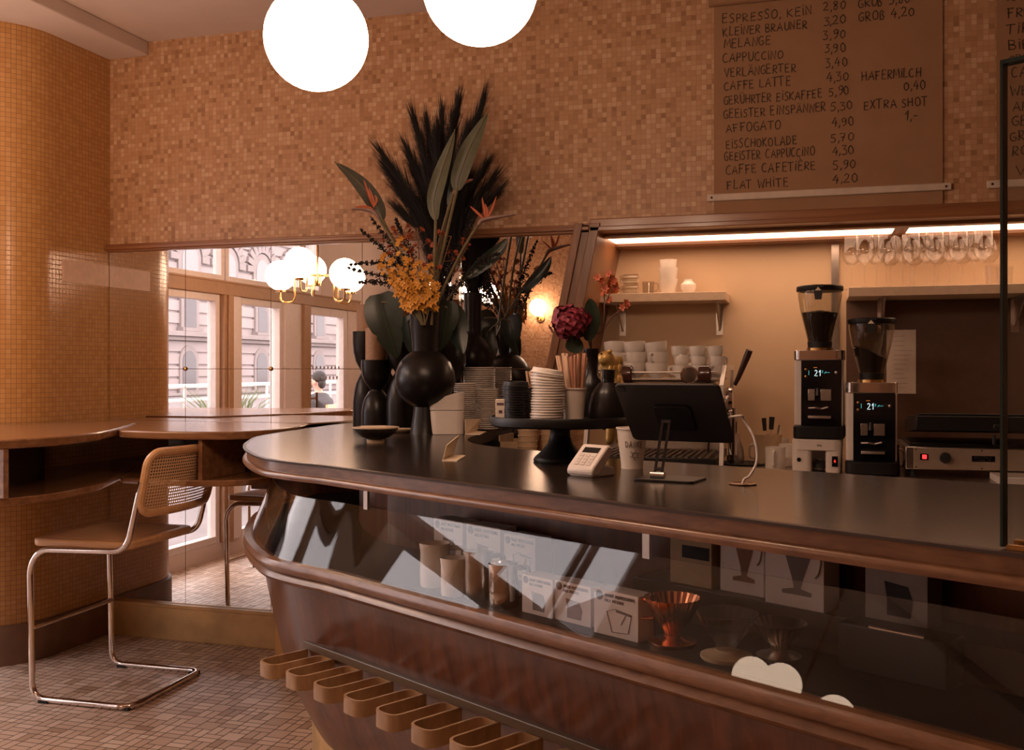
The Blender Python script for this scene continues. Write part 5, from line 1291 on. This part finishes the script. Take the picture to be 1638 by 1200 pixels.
for gx in (-.795, -.475):
    b = MB(); b.lathe([(0, 0), (.032, 0), (.036, .004), (.036, .05), (.030, .056), (0, .056)], (0, 0, 0), 28, Matrix.Translation((gx, 4.118, 1.325)) @ Matrix.Rotation(pi / 2, 4, 'X')); gh = obj('group_head', b, M_chrome, em)
    b = MB(); b.lathe([(0, .056), (.034, .056), (.036, .062), (.036, .100), (.030, .106), (0, .106)], (0, 0, 0), 28, Matrix.Translation((gx + .03, 4.10, 1.328)) @ Matrix.Rotation(pi / 2, 4, 'Y') @ Matrix.Translation((0, 0, -.05))); obj('group_knob', b, mat('glossy_brown_knob', (.06, .022, .014), .15) if 'glossy_brown_knob' not in bpy.data.materials else bpy.data.materials['glossy_brown_knob'], gh)
    b = MB(); b.lathe([(0, 0), (.030, 0), (.034, .05), (.034, .10), (0, .10)], (gx, 4.07, 1.12), 24); b.tube([(gx, 4.05, 1.13), (gx, 3.93, 1.115)], .010, 10); obj('portafilter', b, M_chrome, em)
b = MB(); b.tube(spline([(x1 - .05, 4.08, 1.25), (x1 - .05, 4.03, 1.22), (x1 - .045, 4.02, 1.12), (x1 - .05, 4.03, 1.02)], 5), .005, 8); sw = obj('steam_wand', b, M_chrome, em)
b = MB(); b.tube([(x1 - .05, 4.03, 1.29), (x1 - .047, 4.022, 1.20)], .008, 8); obj('wand_grip', b, M_rubber, sw)
b = MB(); b.lathe([(0, 0), (.05, 0), (.055, .012), (.05, .026), (0, .030)], (0, 0, 0), 28, Matrix.Translation((x1 + .01, 4.16, 1.22)) @ Matrix.Rotation(pi / 2, 4, 'Y')); b.lathe([(0, 0), (.018, 0), (.018, .19), (0, .19)], (x1 + .035, 4.16, 1.0), 16); lv = obj('steam_valve', b, M_chrome, em)
b = MB(); b.tube([(x1 + .045, 4.15, 1.285), (x1 + .060, 4.14, 1.315), (x1 + .095, 4.12, 1.40), (x1 + .105, 4.115, 1.425)], [.008, .010, .0145, .0135], 12); obj('lever_handle', b, mat('dark_wood_handle', (.05, .018, .012), .3), lv)
# cups on the machine
def cup_mesh(r, h):
    b = MB(); b.lathe([(0, 0), (r * .52, 0), (r * .55, .004), (r * .80, h * .20), (r * .93, h * .42), (r * .985, h * .70), (r, h), (r - .0025, h), (r * .94, h * .70), (r * .86, h * .42), (r * .6, h * .18), (0, h * .14)], (0, 0, 0), 32)
    o = obj('bowl', b, M_white, local=True, ang=50); m1 = o.data; bpy.data.objects.remove(o)
    b = MB(); b.tube(spline([(r * .92, 0, h * .82), (r * 1.30, 0, h * .88), (r * 1.45, 0, h * .62), (r * 1.2, 0, h * .36), (r * .80, 0, h * .34)], 5), .0042, 8, flat=1.3)
    o = obj('handle', b, M_white, local=True); m2 = o.data; bpy.data.objects.remove(o); return m1, m2
BIG, SML = cup_mesh(.048, .062), cup_mesh(.0335, .052)
def cup(ms, p, rz, lb, grp, tilt=0.0):
    t = thing('coffee_cup', lb, 'cup', p, rz, grp); t.rotation_euler = (tilt, 0, rz)
    for nm, me in zip(('bowl', 'handle'), ms):
        o = bpy.data.objects.new(nm, me); COL.objects.link(o); o.parent = t
ZT = 1.3125
for c, (x, nm) in enumerate(((984, 'first big cup column behind the figurine'), (1016, 'second big cup column'), (1051, 'third big cup column'))):
    for k in range(3):
        P_ = py(x + (-1, 2, 0)[k], 600, 4.22 + (.0, .004, .006)[k]); P_.z = ZT + k * .0445
        cup(BIG, P_, R((-20, 170, 20)[k] + 40 * c), f'{("bottom", "middle", "top")[k]} cappuccino cup in the {nm}', 'cappuccino cups on the coffee machine', R((0, 2, -6)[k]))
for c, (x, nm) in enumerate(((1088, 'left espresso cup column'), (1117, 'middle espresso cup column'), (1146, 'right espresso cup column'))):
    for k in range(3):
        P_ = py(x + (0, 1, -1)[k] * (2 if c == 0 else 1), 600, 4.21 + .004 * k); P_.z = ZT + k * .0395
        cup(SML, P_, R((200, -10, 15)[k] + 25 * c), f'{("bottom", "middle", "top")[k]} small cup in the {nm} on the machine', 'espresso cups on the coffee machine', R((0, 3 if c else -10, -4)[k]))
for k in range(3):
    P_ = py(1078 + 34 * k, 600, 4.36); P_.z = ZT
    cup(SML, P_, R(90 * k), f'{ORD[k]} small cup of the back row on the machine top', 'espresso cups on the coffee machine')

# ---- coffee grinders
def grinder(lb, x, Y, zs, hop_tilt):
    """zs: base, body bottom, body top, ring top, hopper top"""
    zb, z1, z2, z3, z4 = zs; P_ = py(x, 700, Y); t = thing('coffee_grinder', lb, 'grinder', (P_.x, Y, ZB), R(-4), 'coffee grinders on the back counter'); O = ZB
    def L(z): return z - O
    w = .094
    b = MB(); b.prism(rrect(-.097, .097, -.10, .12, .03), L(z1) - .052, L(z1)); obj('black_base', b, M_blackwood, t, local=True, bevel=.006)
    b = MB(); b.prism(rrect(-w, w, -.075, .11, .012), L(z1), L(z2)); obj('white_body', b, M_plastic, t, local=True, bevel=.004)
    b = MB(); b.box(-w + .028, w - .006, -.082, -.070, L(z1) + .001, L(z2) - .001); fp = obj('black_front', b, M_screen, t, local=True, bevel=.002)
    b = MB(); b.prism(rrect(-w - .002, w + .002, -.085, .11, .03), L(z2), L(z3)); obj('chrome_ring', b, M_chrome, t, local=True, bevel=.002)
    fy = -.0825
    b = MB(); write(b, '21', (-.014, fy, L(z2) - .064), (1, 0, 0), (0, 0, 1), .024, .022, .0017, None, .25); obj('display_digits', b, M_digit, fp, local=True)
    b = MB(); write(b, '8', (.013, fy, L(z2) - .052), (1, 0, 0), (0, 0, 1), .010, .005, .0009); b.tube([(-.036, fy, L(z2) - .060), (-.036, fy, L(z2) - .042)], .0014, 4); b.tube([(.024, fy, L(z2) - .05), (.044, fy, L(z2) - .05)], .0012, 4); b.tube([(.024, fy, L(z2) - .054), (.030, fy, L(z2) - .046)], .0012, 4); obj('display_icons', b, M_teal, fp, local=True)
    b = MB(); b.tube([(-.018, fy, L(z2) - .030), (-.004, fy, L(z2) - .030)], .0012, 4); obj('display_bar', b, M_orange, fp, local=True)
    for zz in (.038, .066):
        b = MB(); b.sphere((-.048, fy, L(z2) - zz), .0055, 10, 6, (1, .4, 1)); obj('button', b, M_brass, fp, local=True)
    b = MB(); b.sphere((.068, fy, L(z2) - .050), .0065, 10, 6, (1, .4, 1)); obj('button', b, M_steel, fp, local=True)
    b = MB(); b.lathe([(0, 0), (.012, 0), (.008, .03), (0, .03)], (0, -.095, L(z1) + (z2 - z1) * .46), 16); obj('spout', b, M_darkmetal, t, local=True)
    zc = L(z1) + (z2 - z1) * .12
    b = MB(); b.box(-.036, .050, -.125, -.083, zc, zc + .010); b.box(-.036, .050, -.128, -.120, zc, zc + .006); b.tube([(-.036, -.10, zc + .04), (-.01, -.112, zc + .042), (.014, -.10, zc + .038), (.04, -.112, zc + .045)], .004, 8); b.box(-.038, -.012, -.10, -.083, zc + .070, zc + .115); b.box(.010, .050, -.10, -.083, zc + .070, zc + .115)
    obj('portafilter_rest', b, M_steel, t, local=True, bevel=.001)
    # hopper
    H = L(z4) - L(z3) - .018; prof = [(.046, .0), (.048, .03), (.060, H * .35), (.077, H * .66), (.0865, H - .018), (.0865, H)]
    Mh = Matrix.Translation((0, .01, L(z3) + .010))
    b = MB(); b.lathe([(0, 0), (.052, 0), (.052, .010), (0, .010)], (0, .01, L(z3)), 28); obj('hopper_collar', b, M_brass, t, local=True)
    b = MB(); b.lathe(prof + [(r - .0025, z) for r, z in reversed(prof)], (0, 0, 0), 36, Mh); hp = obj('hopper', b, M_frost, t, local=True, ang=50)
    b = MB(); b.lathe([(0, .001), (.0475, .001), (.0485, .026), (0, .026)], (0, 0, 0), 28, Mh); obj('hopper_foot', b, M_blackwood, hp, local=True)
    b = MB(); k = .70
    rg = random.Random(int(x)); N = 28; ring = []
    bp = [(r * .955, z) for r, z in prof[1:4]]
    vs = []; top = H * .62
    for i in range(N):
        a = 2 * pi * i / N
        zt = top * (1 - hop_tilt * .42 * (1 + cos(a)) / 2) + rg.uniform(-.003, .003)
        def rad(z):
            for (ra, za), (rb, zb_) in zip(prof, prof[1:]):
                if z <= zb_: return (ra + (rb - ra) * (z - za) / (zb_ - za)) - .004
            return prof[-1][0] - .004
        vs.append([(rad(z) * cos(a), rad(z) * sin(a), z) for z in (.028, .06, min(.09, zt - .001), zt)])
    flat_ = [v for r_ in vs for v in r_]; flat_.append((0, 0, top * (1 - hop_tilt * .21) + .012)); n0 = len(flat_) - 1
    fs = []
    for i in range(N):
        j = (i + 1) % N
        for q_ in range(3): fs.append((i * 4 + q_, j * 4 + q_, j * 4 + q_ + 1, i * 4 + q_ + 1))
        fs.append((i * 4 + 3, j * 4 + 3, n0))
    b.add(flat_, fs, Mh); o = obj('coffee_beans', b, M_beans, hp, local=True); o['kind'] = 'stuff'
    b = MB(); b.lathe([(0, H), (.090, H), (.092, H + .004), (.092, H + .018), (.088, H + .022), (0, H + .022)], (0, 0, 0), 36, Mh); b.box(-.02, .02, -.085, -.02, L(z4) + .004, L(z4) + .014)
    b.add([(-.018, -.088, L(z4) - .006), (.018, -.088, L(z4) - .006), (.012, -.092, L(z4) - .046), (-.012, -.092, L(z4) - .046), (-.018, -.070, L(z4) - .006), (.018, -.070, L(z4) - .006), (.012, -.080, L(z4) - .046), (-.012, -.080, L(z4) - .046)], [(0, 1, 2, 3), (7, 6, 5, 4), (0, 4, 5, 1), (1, 5, 6, 2), (2, 6, 7, 3), (3, 7, 4, 0)])
    ld = obj('hopper_lid', b, M_blackwood, t, local=True, ang=40)
    b = MB(); b.add([(-.012, -.0925, L(z4) - .010), (.012, -.0925, L(z4) - .010), (0, -.0925, L(z4) + .004), (-.012, -.088, L(z4) - .010), (.012, -.088, L(z4) - .010), (0, -.088, L(z4) + .004)], [(0, 1, 2), (5, 4, 3), (0, 3, 4, 1), (1, 4, 5, 2), (2, 5, 3, 0)]); obj('triangle_badge', b, M_wick, ld, local=True, smooth=False)
    return t
g1 = grinder('taller coffee grinder on the left, standing on a white tamping press', 1311, 4.25, (ZB, 1.122, 1.385, 1.424, 1.672), 0.0)
g2 = grinder('lower coffee grinder on the right with sloping beans', 1394, 4.20, (ZB, .990, 1.256, 1.297, 1.535), 1.0)
P_ = py(1310, 745, 4.25)
t = thing('tamping_press', 'white tamping press under the taller grinder with a red number', 'tamper', (P_.x, 4.25, ZB), R(-4))
b = MB(); b.prism(rrect(-.098, -.022, -.10, .11, .02), .002, .128); b.prism(rrect(.030, .088, -.10, .11, .02), .002, .128); b.box(-.03, .04, -.02, .10, .002, .128); b.prism(rrect(-.098, .090, -.105, .11, .035), .090, .134); obj('housing', b, M_plastic, t, local=True, bevel=.003)
b = MB(); b.lathe([(0, 0), (.0085, 0), (.0085, .003), (0, .003)], (0, 0, 0), 20, Matrix.Translation((-.070, -.099, .052)) @ Matrix.Rotation(pi / 2, 4, 'X')); obj('round_button', b, M_black, t, local=True)
b = MB(); b.box(.055, .078, -.1035, -.099, .028, .070); d_ = obj('display', b, M_screen, t, local=True, bevel=.002)
b = MB(); write(b, '4', (.063, -.1042, .044), (1, 0, 0), (0, 0, 1), .012, .007, .0012); obj('display_number', b, M_led, d_, local=True)
b = MB(); b.tube([(-.01, -.07, .048), (.0, -.10, .046)], .009, 10); b.lathe([(0, 0), (.033, 0), (.033, .03), (0, .03)], (.014, -.055, .018), 24); obj('portafilter', b, M_darkmetal, t, local=True)
b = MB(); write(b, 'PUQ', (.0, -.1062, .108), (1, 0, 0), (0, 0, 1), .006, .016, .0007); obj('maker_mark', b, M_ink, t, local=True)
# paper note on the wall
a, c = py(1418, 528, 4.829), py(1465, 630, 4.829)
b = MB(); b.box(a.x, c.x, 4.826, 4.829, c.z, a.z); t = obj('wall_note', b, M_paper, at=((a.x + c.x) / 2, 4.829, c.z), smooth=False); tag(t, 'sheet of paper with faint lines taped to the wall beside the grinder', 'note')
b = MB(); rg = random.Random(8)
for k in range(12):
    z = a.z - .03 - k * .021; b.tube([(a.x + .03, 4.8255, z), (a.x + .03 + rg.uniform(.04, .085), 4.8255, z + rg.uniform(-.002, .002))], .0007, 4)
obj('faint_lines', b, M_print, t)
# ---- contact grill
gx0, gx1 = .345, .90; gy = 4.14
t = thing('contact_grill', 'steel contact grill with red lit switch and raised black lid', 'grill', ((gx0 + gx1) / 2, 4.3, ZB))
b = MB(); b.box(gx0, gx1, gy, 4.56, .962, 1.050); obj('body', b, M_steel, t, bevel=.003)
b = MB(); b.box(gx0 + .03, gx1 - .004, gy - .006, gy, .966, 1.046); fp = obj('front_panel', b, mat('satin_panel', (.55, .44, .34), .35, .6), t, bevel=.001)
b = MB(); b.box(gx0 + .052, gx0 + .082, gy - .009, gy - .005, 1.000, 1.024); sw = obj('switch', b, M_screen, fp)
b = MB(); b.box(gx0 + .060, gx0 + .076, gy - .0115, gy - .008, 1.004, 1.020); obj('switch_light', b, M_led, sw, bevel=.002)
b = MB(); b.lathe([(0, 0), (.021, 0), (.019, .018), (0, .018)], (0, 0, 0), 24, Matrix.Translation((gx0 + .142, gy - .006, 1.010)) @ Matrix.Rotation(pi / 2, 4, 'X')); obj('knob', b, M_rubber, fp)
b = MB(); b.box(gx0 + .235, gx0 + .315, gy - .0075, gy - .005, .998, 1.020); pl_ = obj('name_plate', b, M_screen, fp)
b = MB(); write(b, 'GASTRO', (gx0 + .245, gy - .0082, 1.011), (1, 0, 0), (0, 0, 1), .006, .058, .0007); write(b, 'MADE IN', (gx0 + .245, gy - .0082, 1.001), (1, 0, 0), (0, 0, 1), .006, .055, .0007); obj('plate_text', b, M_steel, pl_)
for xx, zz in ((gx0 + .038, .972), (gx0 + .038, 1.040), (gx0 + .27, .972), (gx0 + .27, 1.040)):
    b = MB(); b.sphere((xx, gy - .0065, zz), .003, 6, 4); obj('rivet', b, M_darkmetal, fp)
b = MB(); b.box(gx0 + .02, gx1 - .02, gy + .02, 4.52, 1.050, 1.064); obj('lower_plate', b, M_darkmetal, t, bevel=.002)
b = MB(); Mg = Matrix.Translation((0, 4.52, 1.085)) @ Matrix.Rotation(R(-4), 4, 'X'); b.box(gx0 + .03, gx1 - .03, -.48, .0, .0, .055, Mg); b.box(gx0 + .04, gx1 - .04, -.47, .0, .055, .065, Mg); obj('lid', b, M_blackwood, t, bevel=.004)
b = MB(); b.tube(fillet([(gx0 + .34, 4.06, 1.12), (gx0 + .30, 4.05, 1.13), (gx0 + .30, 4.05, 1.14), (gx0 + .42, 4.06, 1.150)], .01), .010, 8); b.tube([(gx0 + .30, 4.06, 1.105), (gx0 + .30, 4.06, 1.07)], .006, 8); obj('lid_handle', b, M_rubber, t)
for k in range(2):
    b = MB(); b.lathe([(0, 0), (.006, 0), (.006, .014), (0, .014)], (gx0 + .30 + .03 * k, 4.12 + .06 * k, 1.15 + .01 * k), 12); obj('hinge_cap', b, M_chrome, t)
for xx in (gx0 + .03, gx1 - .03):
    for yy in (gy + .03, 4.5):
        b = MB(); b.lathe([(0, 0), (.014, 0), (.014, .028), (0, .028)], (xx, yy, ZB), 14); obj('foot', b, M_rubber, t)
q = Vector((.30, 4.20, ZB)); t = thing('steel_pitcher', 'dark steel milk pitcher between the lower grinder and the grill', 'pitcher', q)
b = MB(); b.lathe([(0, 0), (.030, 0), (.032, .01), (.028, .075), (.026, .10), (.028, .115), (.026, .115), (.024, .10), (.026, .07), (0, .01)], q, 28); obj('body', b, M_darkmetal, t)
b = MB(); b.tube(spline([q + Vector((.026, -.012, .10)), q + Vector((.045, -.02, .09)), q + Vector((.043, -.02, .04)), q + Vector((.028, -.012, .03))], 5), .004, 8); obj('handle', b, M_chrome, t)
# cutting board
a = pz(1556, 752, ZB + .022)
b = MB(); b.box(.64, 1.15, 3.945, 4.125, ZB, ZB + .026); tag(obj('cutting_board', b, M_plastic, at=(.9, 4.03, ZB), bevel=.004), 'thick white cutting board in front of the contact grill', 'board')
# mugs, brush pot and tray left of the grinders
def mug(x, y, rz, lb):
    q = pz(x, y, ZB); t = thing('white_mug', lb, 'mug', q, rz, 'white mugs beside the grinders')
    b = MB(); b.lathe([(0, 0), (.036, 0), (.040, .004), (.041, .095), (.0385, .095), (.037, .008), (0, .007)], (0, 0, 0), 32); obj('body', b, M_white, t, local=True, ang=50)
    b = MB(); b.tube(spline([(.039, 0, .078), (.060, 0, .078), (.064, 0, .050), (.058, 0, .024), (.039, 0, .022)], 5), .005, 8); obj('handle', b, M_white, t, local=True)
mug(1222, 741, R(195), 'white mug at the left end of the mug row'); mug(1247, 735, R(250), 'white mug behind the front mugs'); mug(1262, 746, R(200), 'white mug right beside the tamping press'); mug(1240, 752, R(265), 'white mug in the front of the mug group')
q = Vector((py(1229, 700, 4.50).x, 4.50, ZB))
b = MB(); b.lathe([(0, 0), (.045, 0), (.055, .10), (.060, .13), (.057, .13), (.05, .10), (.04, .006), (0, .006)], q, 28); tag(obj('utensil_pot', b, M_kraft, at=q), 'pot with brushes and spoons behind the white mugs', 'pot')
for k, (dx, l, mm, w, nm) in enumerate(((-.012, .20, M_rubber, .010, 'black cleaning brush standing left in the pot'), (.010, .205, M_rubber, .012, 'black cleaning brush standing in the middle of the pot'), (.03, .17, M_steel, .004, 'steel spoon leaning right in the pot'), (.036, .16, M_wick, .004, 'pale wooden stick leaning right in the pot'))):
    e = q + UP * l + CR * dx * 1.6
    b = MB(); b.tube([q + UP * .008 + CR * dx * .5, q + UP * (l - .05) + CR * dx * 1.3], .0035, 8)
    t = thing('pot_utensil', nm, 'utensil', q + UP * .008 + CR * dx * .5, group='utensils in the pot'); obj('shaft', b, M_wick, t)
    b = MB(); b.tube([q + UP * (l - .055) + CR * dx * 1.28, e], [w * .8, w], 10); obj('tip', b, mm, t)
q = pz(1190, 745, ZB); b = MB(); b.lathe([(0, 0), (.10, 0), (.106, .008), (.102, .008), (.098, .003), (0, .003)], q + CF * .06, 40); tag(obj('round_tray', b, M_rubber, at=q + CF * .06), 'round black tray on the back counter beside the mugs', 'tray')
q = pz(1178, 742, ZB) ; b = MB(); b.lathe([(0, 0), (.030, 0), (.034, .02), (.030, .07), (.014, .11), (.010, .135), (0, .14)], q, 28); tag(obj('steel_shaker', b, M_steel, at=q + UP * 0), 'small steel shaker standing behind the tablet cable', 'shaker')
# things on the back counter under the cake stand
def at_back(x, Y): v = py(x, 700, Y); return Vector((v.x, Y, ZB))
t = thing('wooden_tray_box', 'open wooden box of cutlery behind the cake stand foot', 'box', (-1.208, 4.10, ZB)); bx = t.location
b = MB(); b.box(bx.x - .05, bx.x + .05, 4.0, 4.20, ZB, ZB + .01)
for (xa, xb, ya, yb) in ((-.05, -.044, 4.0, 4.20), (.044, .05, 4.0, 4.20)): b.box(bx.x + xa, bx.x + xb, ya, yb, ZB, ZB + .135)
for ya in (4.0, 4.194): b.box(bx.x - .05, bx.x + .05, ya, ya + .008, ZB, ZB + .11)
obj('tray', b, M_boxtan, t, smooth=False)
for c, x in enumerate((838, 862)):
    v = at_back(x + (6, 18)[c], 4.00 + .10 * c)
    for k in range(4):
        paper_cup('paper_cup', f'{("bottom", "second", "third", "topmost")[k]} paper cup in the {("left", "right")[c]} stack behind the cake stand foot', v + UP * (k * .022), .030, .040, .095, M_kraft, 'paper cups stacked on the back counter')

# ================================================================== INSIDE THE DISPLAY CASE
ZF = .8035
def cp(x, o, z=ZF):
    a, b_ = ray(x); A = L0 + NI * o
    s = (a * A.y - b_ * A.x) / (b_ * Tf.x - a * Tf.y)
    v = A + Tf * s; return Vector((v.x, v.y, z))
def pitcher(x, o, r, h, m, lb, rz=0.0):
    q = cp(x, o); t = thing('milk_pitcher', lb, 'pitcher', q, rz, 'milk pitchers in the display case')
    wob = lambda a, j: 1 + (.14 * max(0, cos(a)) ** 6 if j in (4, 5, 6) else 0)
    b = MB(); b.lathe([(0, 0), (r * .96, 0), (r, .004), (r, h * .40), (r * .86, h * .78), (r * .92, h), (r * .90, h), (r * .83, h * .78), (r * .95, h * .4), (0, .006)], (0, 0, 0), 40, None, wob); obj('body', b, m, t, local=True, ang=50)
    b = MB(); b.tube(fillet([(-r * .86, 0, h * .86), (-r * 1.75, 0, h * .86), (-r * 1.65, 0, h * .22), (-r * .97, 0, h * .2)], .012), .004, 8, flat=1.6); obj('handle', b, m, t, local=True)
pitcher(697, .105, .040, .108, M_white, 'larger white milk pitcher at the left of the display case', R(-150))
pitcher(728, .075, .035, .090, M_white, 'smaller white milk pitcher beside the larger one', R(-160))
pitcher(766, .10, .037, .112, M_steel, 'taller steel milk pitcher in the display case', R(-140))
pitcher(806, .085, .036, .098, M_chrome, 'shorter polished milk pitcher beside the carton', R(-140))
cases = []
def carton(x0, x1, o, z, h, depth, lb, m=M_boxpink, grp='printed cartons in the display case', art='pitcher', ink=M_print, text=True):
    A, B = cp(x0, o, z), cp(x1, o, z); w = (B - A).length
    t = thing('carton', lb, 'carton', A, A_f, grp)
    b = MB(); b.box(0, w, 0, depth, 0, h); obj('box', b, m, t, local=True, bevel=.001)
    def bar(b, xa, xb, za, zb_): b.box(xa * w, xb * w, -.0008, .0002, za * h, zb_ * h)
    b = MB()
    if text:
        b.lathe([(.055 * w, 0), (.085 * w, 0)], (0, 0, 0), 16, Matrix.Translation((.13 * w, -.0006, .87 * h)) @ Matrix.Rotation(pi / 2, 4, 'X'))
        write(b, 'SMART PROFESSIONAL', (.26 * w, -.0008, .86 * h), (1, 0, 0), (0, 0, 1), .065 * h, .68 * w, .0009)
        write(b, 'MILK PITCHER', (.26 * w, -.0008, .75 * h), (1, 0, 0), (0, 0, 1), .06 * h, .42 * w, .0008)
        obj('printed_text', b, ink, t, local=True)
    b = MB()
    if art == 'pitcher':
        pr = [(.36, .12), (.74, .12), (.78, .36), (.70, .56), (.32, .60), (.36, .36)]
        b.add([(x * w, -.0007, z * h) for x, z in pr], [tuple(range(len(pr)))])
    elif art == 'outline':
        pr = [(.42, .10), (.78, .14), (.86, .56), (.50, .62), (.30, .54), (.42, .10)]
        b.tube([(x * w, -.0007, z * h) for x, z in pr], .0008, 4); b.tube([(.62 * w, -.0007, .3 * h), (.72 * w, -.0007, .52 * h)], .0008, 4); b.tube([(.52 * w, -.0007, .58 * h), (.84 * w, -.0007, .54 * h)], .002, 4)
    elif art == 'cone':
        pr = [(.30, .95), (.85, .95), (.66, .45), (.62, .30), (.80, .26), (.80, .20), (.30, .20), (.30, .26), (.50, .30), (.47, .45)]
        b.add([(x * w, -.0007, z * h) for x, z in pr], [tuple(range(len(pr)))])
        b.tube(spline([(.80 * w, -.0007, .80 * h), (.95 * w, -.0007, .82 * h), (.93 * w, -.0007, .60 * h), (.86 * w, -.0007, .50 * h)], 5), .0035, 4, flat=.3)
    elif art == 'bar':
        bar(b, .3, .95, .45, .66)
    obj('printed_picture', b, ink, t, local=True, smooth=False)
carton(835, 884, .075, ZF, .085, .05, 'printed carton with a dark pitcher picture beside the steel pitchers', art='pitcher')
carton(887, 945, .080, ZF, .086, .05, 'printed carton half hidden by a window reflection, between two others', art='pitcher', ink=M_printbr)
carton(950, 1021, .062, ZF, .092, .05, 'printed carton with a line drawing of a pitcher beside the copper dripper', art='outline')
carton(694, 740, .30, ZF, .125, .06, 'pale carton at the back left behind the white pitchers', grp='pale cartons at the back of the case', art='pitcher')
carton(746, 800, .30, ZF, .125, .06, 'pale carton at the back behind the steel pitchers', grp='pale cartons at the back of the case', art='pitcher')
carton(806, 856, .30, ZF, .115, .06, 'pale carton at the back behind the left printed carton', grp='pale cartons at the back of the case', art='outline')
b = MB(); ZR = ZF + .075
A, B = cp(1010, .27), cp(1630, .27)
M2 = Matrix.Translation((A.x, A.y, 0)) @ Matrix.Rotation(A_f, 4, 'Z'); b.box(0, (B - A).length + .5, 0, .118, ZF, ZR, M2)
tag(obj('display_riser', b, wood('brown_riser', (.035, .018, .010), (.075, .040, .02)), at=A, bevel=.002), 'long dark wooden riser along the back of the display case', 'riser')
carton(1072, 1138, .29, ZR, .13, .07, 'tan carton with a black bar on the riser', M_boxtan, 'cartons on the riser', 'bar', M_ink, False)
carton(1152, 1222, .30, ZR, .13, .06, 'white carton with a brown dripper picture on the riser', M_boxpink, 'cartons on the riser', 'cone', M_printbr, False)
carton(1224, 1318, .272, ZR, .13, .06, 'white carton with a large dark dripper picture on the riser', M_boxpink, 'cartons on the riser', 'cone', M_print, False)
carton(1384, 1484, .29, ZR, .13, .06, 'dim grey carton on the riser at the right', mat('grey_carton', (.25, .20, .17), .6), 'cartons on the riser', 'pitcher', M_ink, False)
def dripper(x, o, r, h, m, lb, base=True, mb=None, grip=False):
    q = cp(x, o); t = thing('coffee_dripper', lb, 'dripper', q, 0, 'coffee drippers in the display case')
    hb = .016
    wob = lambda a, j: 1 + .035 * cos(24 * a + j * .9)
    b = MB(); b.lathe([(r * .30, hb), (r * .33, hb + .012), (r * .62, hb + (h - hb) * .45), (r, h), (r * .965, h), (r * .59, hb + (h - hb) * .45), (r * .28, hb + .012), (r * .26, hb)], (0, 0, 0), 96, None, wob); obj('cone', b, m, t, local=True, ang=60)
    if base:
        b = MB(); b.lathe([(0, 0), (r * .80, 0), (r * .84, .003), (r * .84, .008), (r * .40, .014), (r * .34, .018), (0, .018)], (0, 0, 0), 40); obj('base_ring', b, mb or m, t, local=True, ang=40)
    if grip:
        b = MB(); b.tube(spline([(-r * .9, .0, h * .88), (-r * 1.35, 0, h * .92), (-r * 1.35, 0, h * .55), (-r * .7, 0, h * .52)], 5), .0035, 8); obj('handle', b, mb or m, t, local=True)
dripper(1076, .105, .056, .094, M_copper, 'ribbed copper coffee dripper in the display case', grip=True)
dripper(1162, .10, .058, .088, M_frost, 'ribbed clear glass coffee dripper on a tan base', mb=M_boxtan)
dripper(1246, .17, .050, .070, M_steel, 'ribbed steel coffee dripper right of the glass one')
q = cp(1340, .20); b = MB(); b.box(0, .20, 0, .07, 0, .085, Matrix.Translation(q) @ Matrix.Rotation(A_f, 4, 'Z')); tag(obj('black_case', b, M_blackwood, at=q, bevel=.004), 'black scale case at the right of the display case', 'case')
q2 = cp(1390, .20, ZF + .086); b = MB(); b.tube([q2, q2 + Vector((Tf.x, Tf.y, 0)) * .10], .003, 8); tag(obj('steel_spoon', b, M_chrome, at=q2), 'thin steel rod lying on the black case', 'rod')
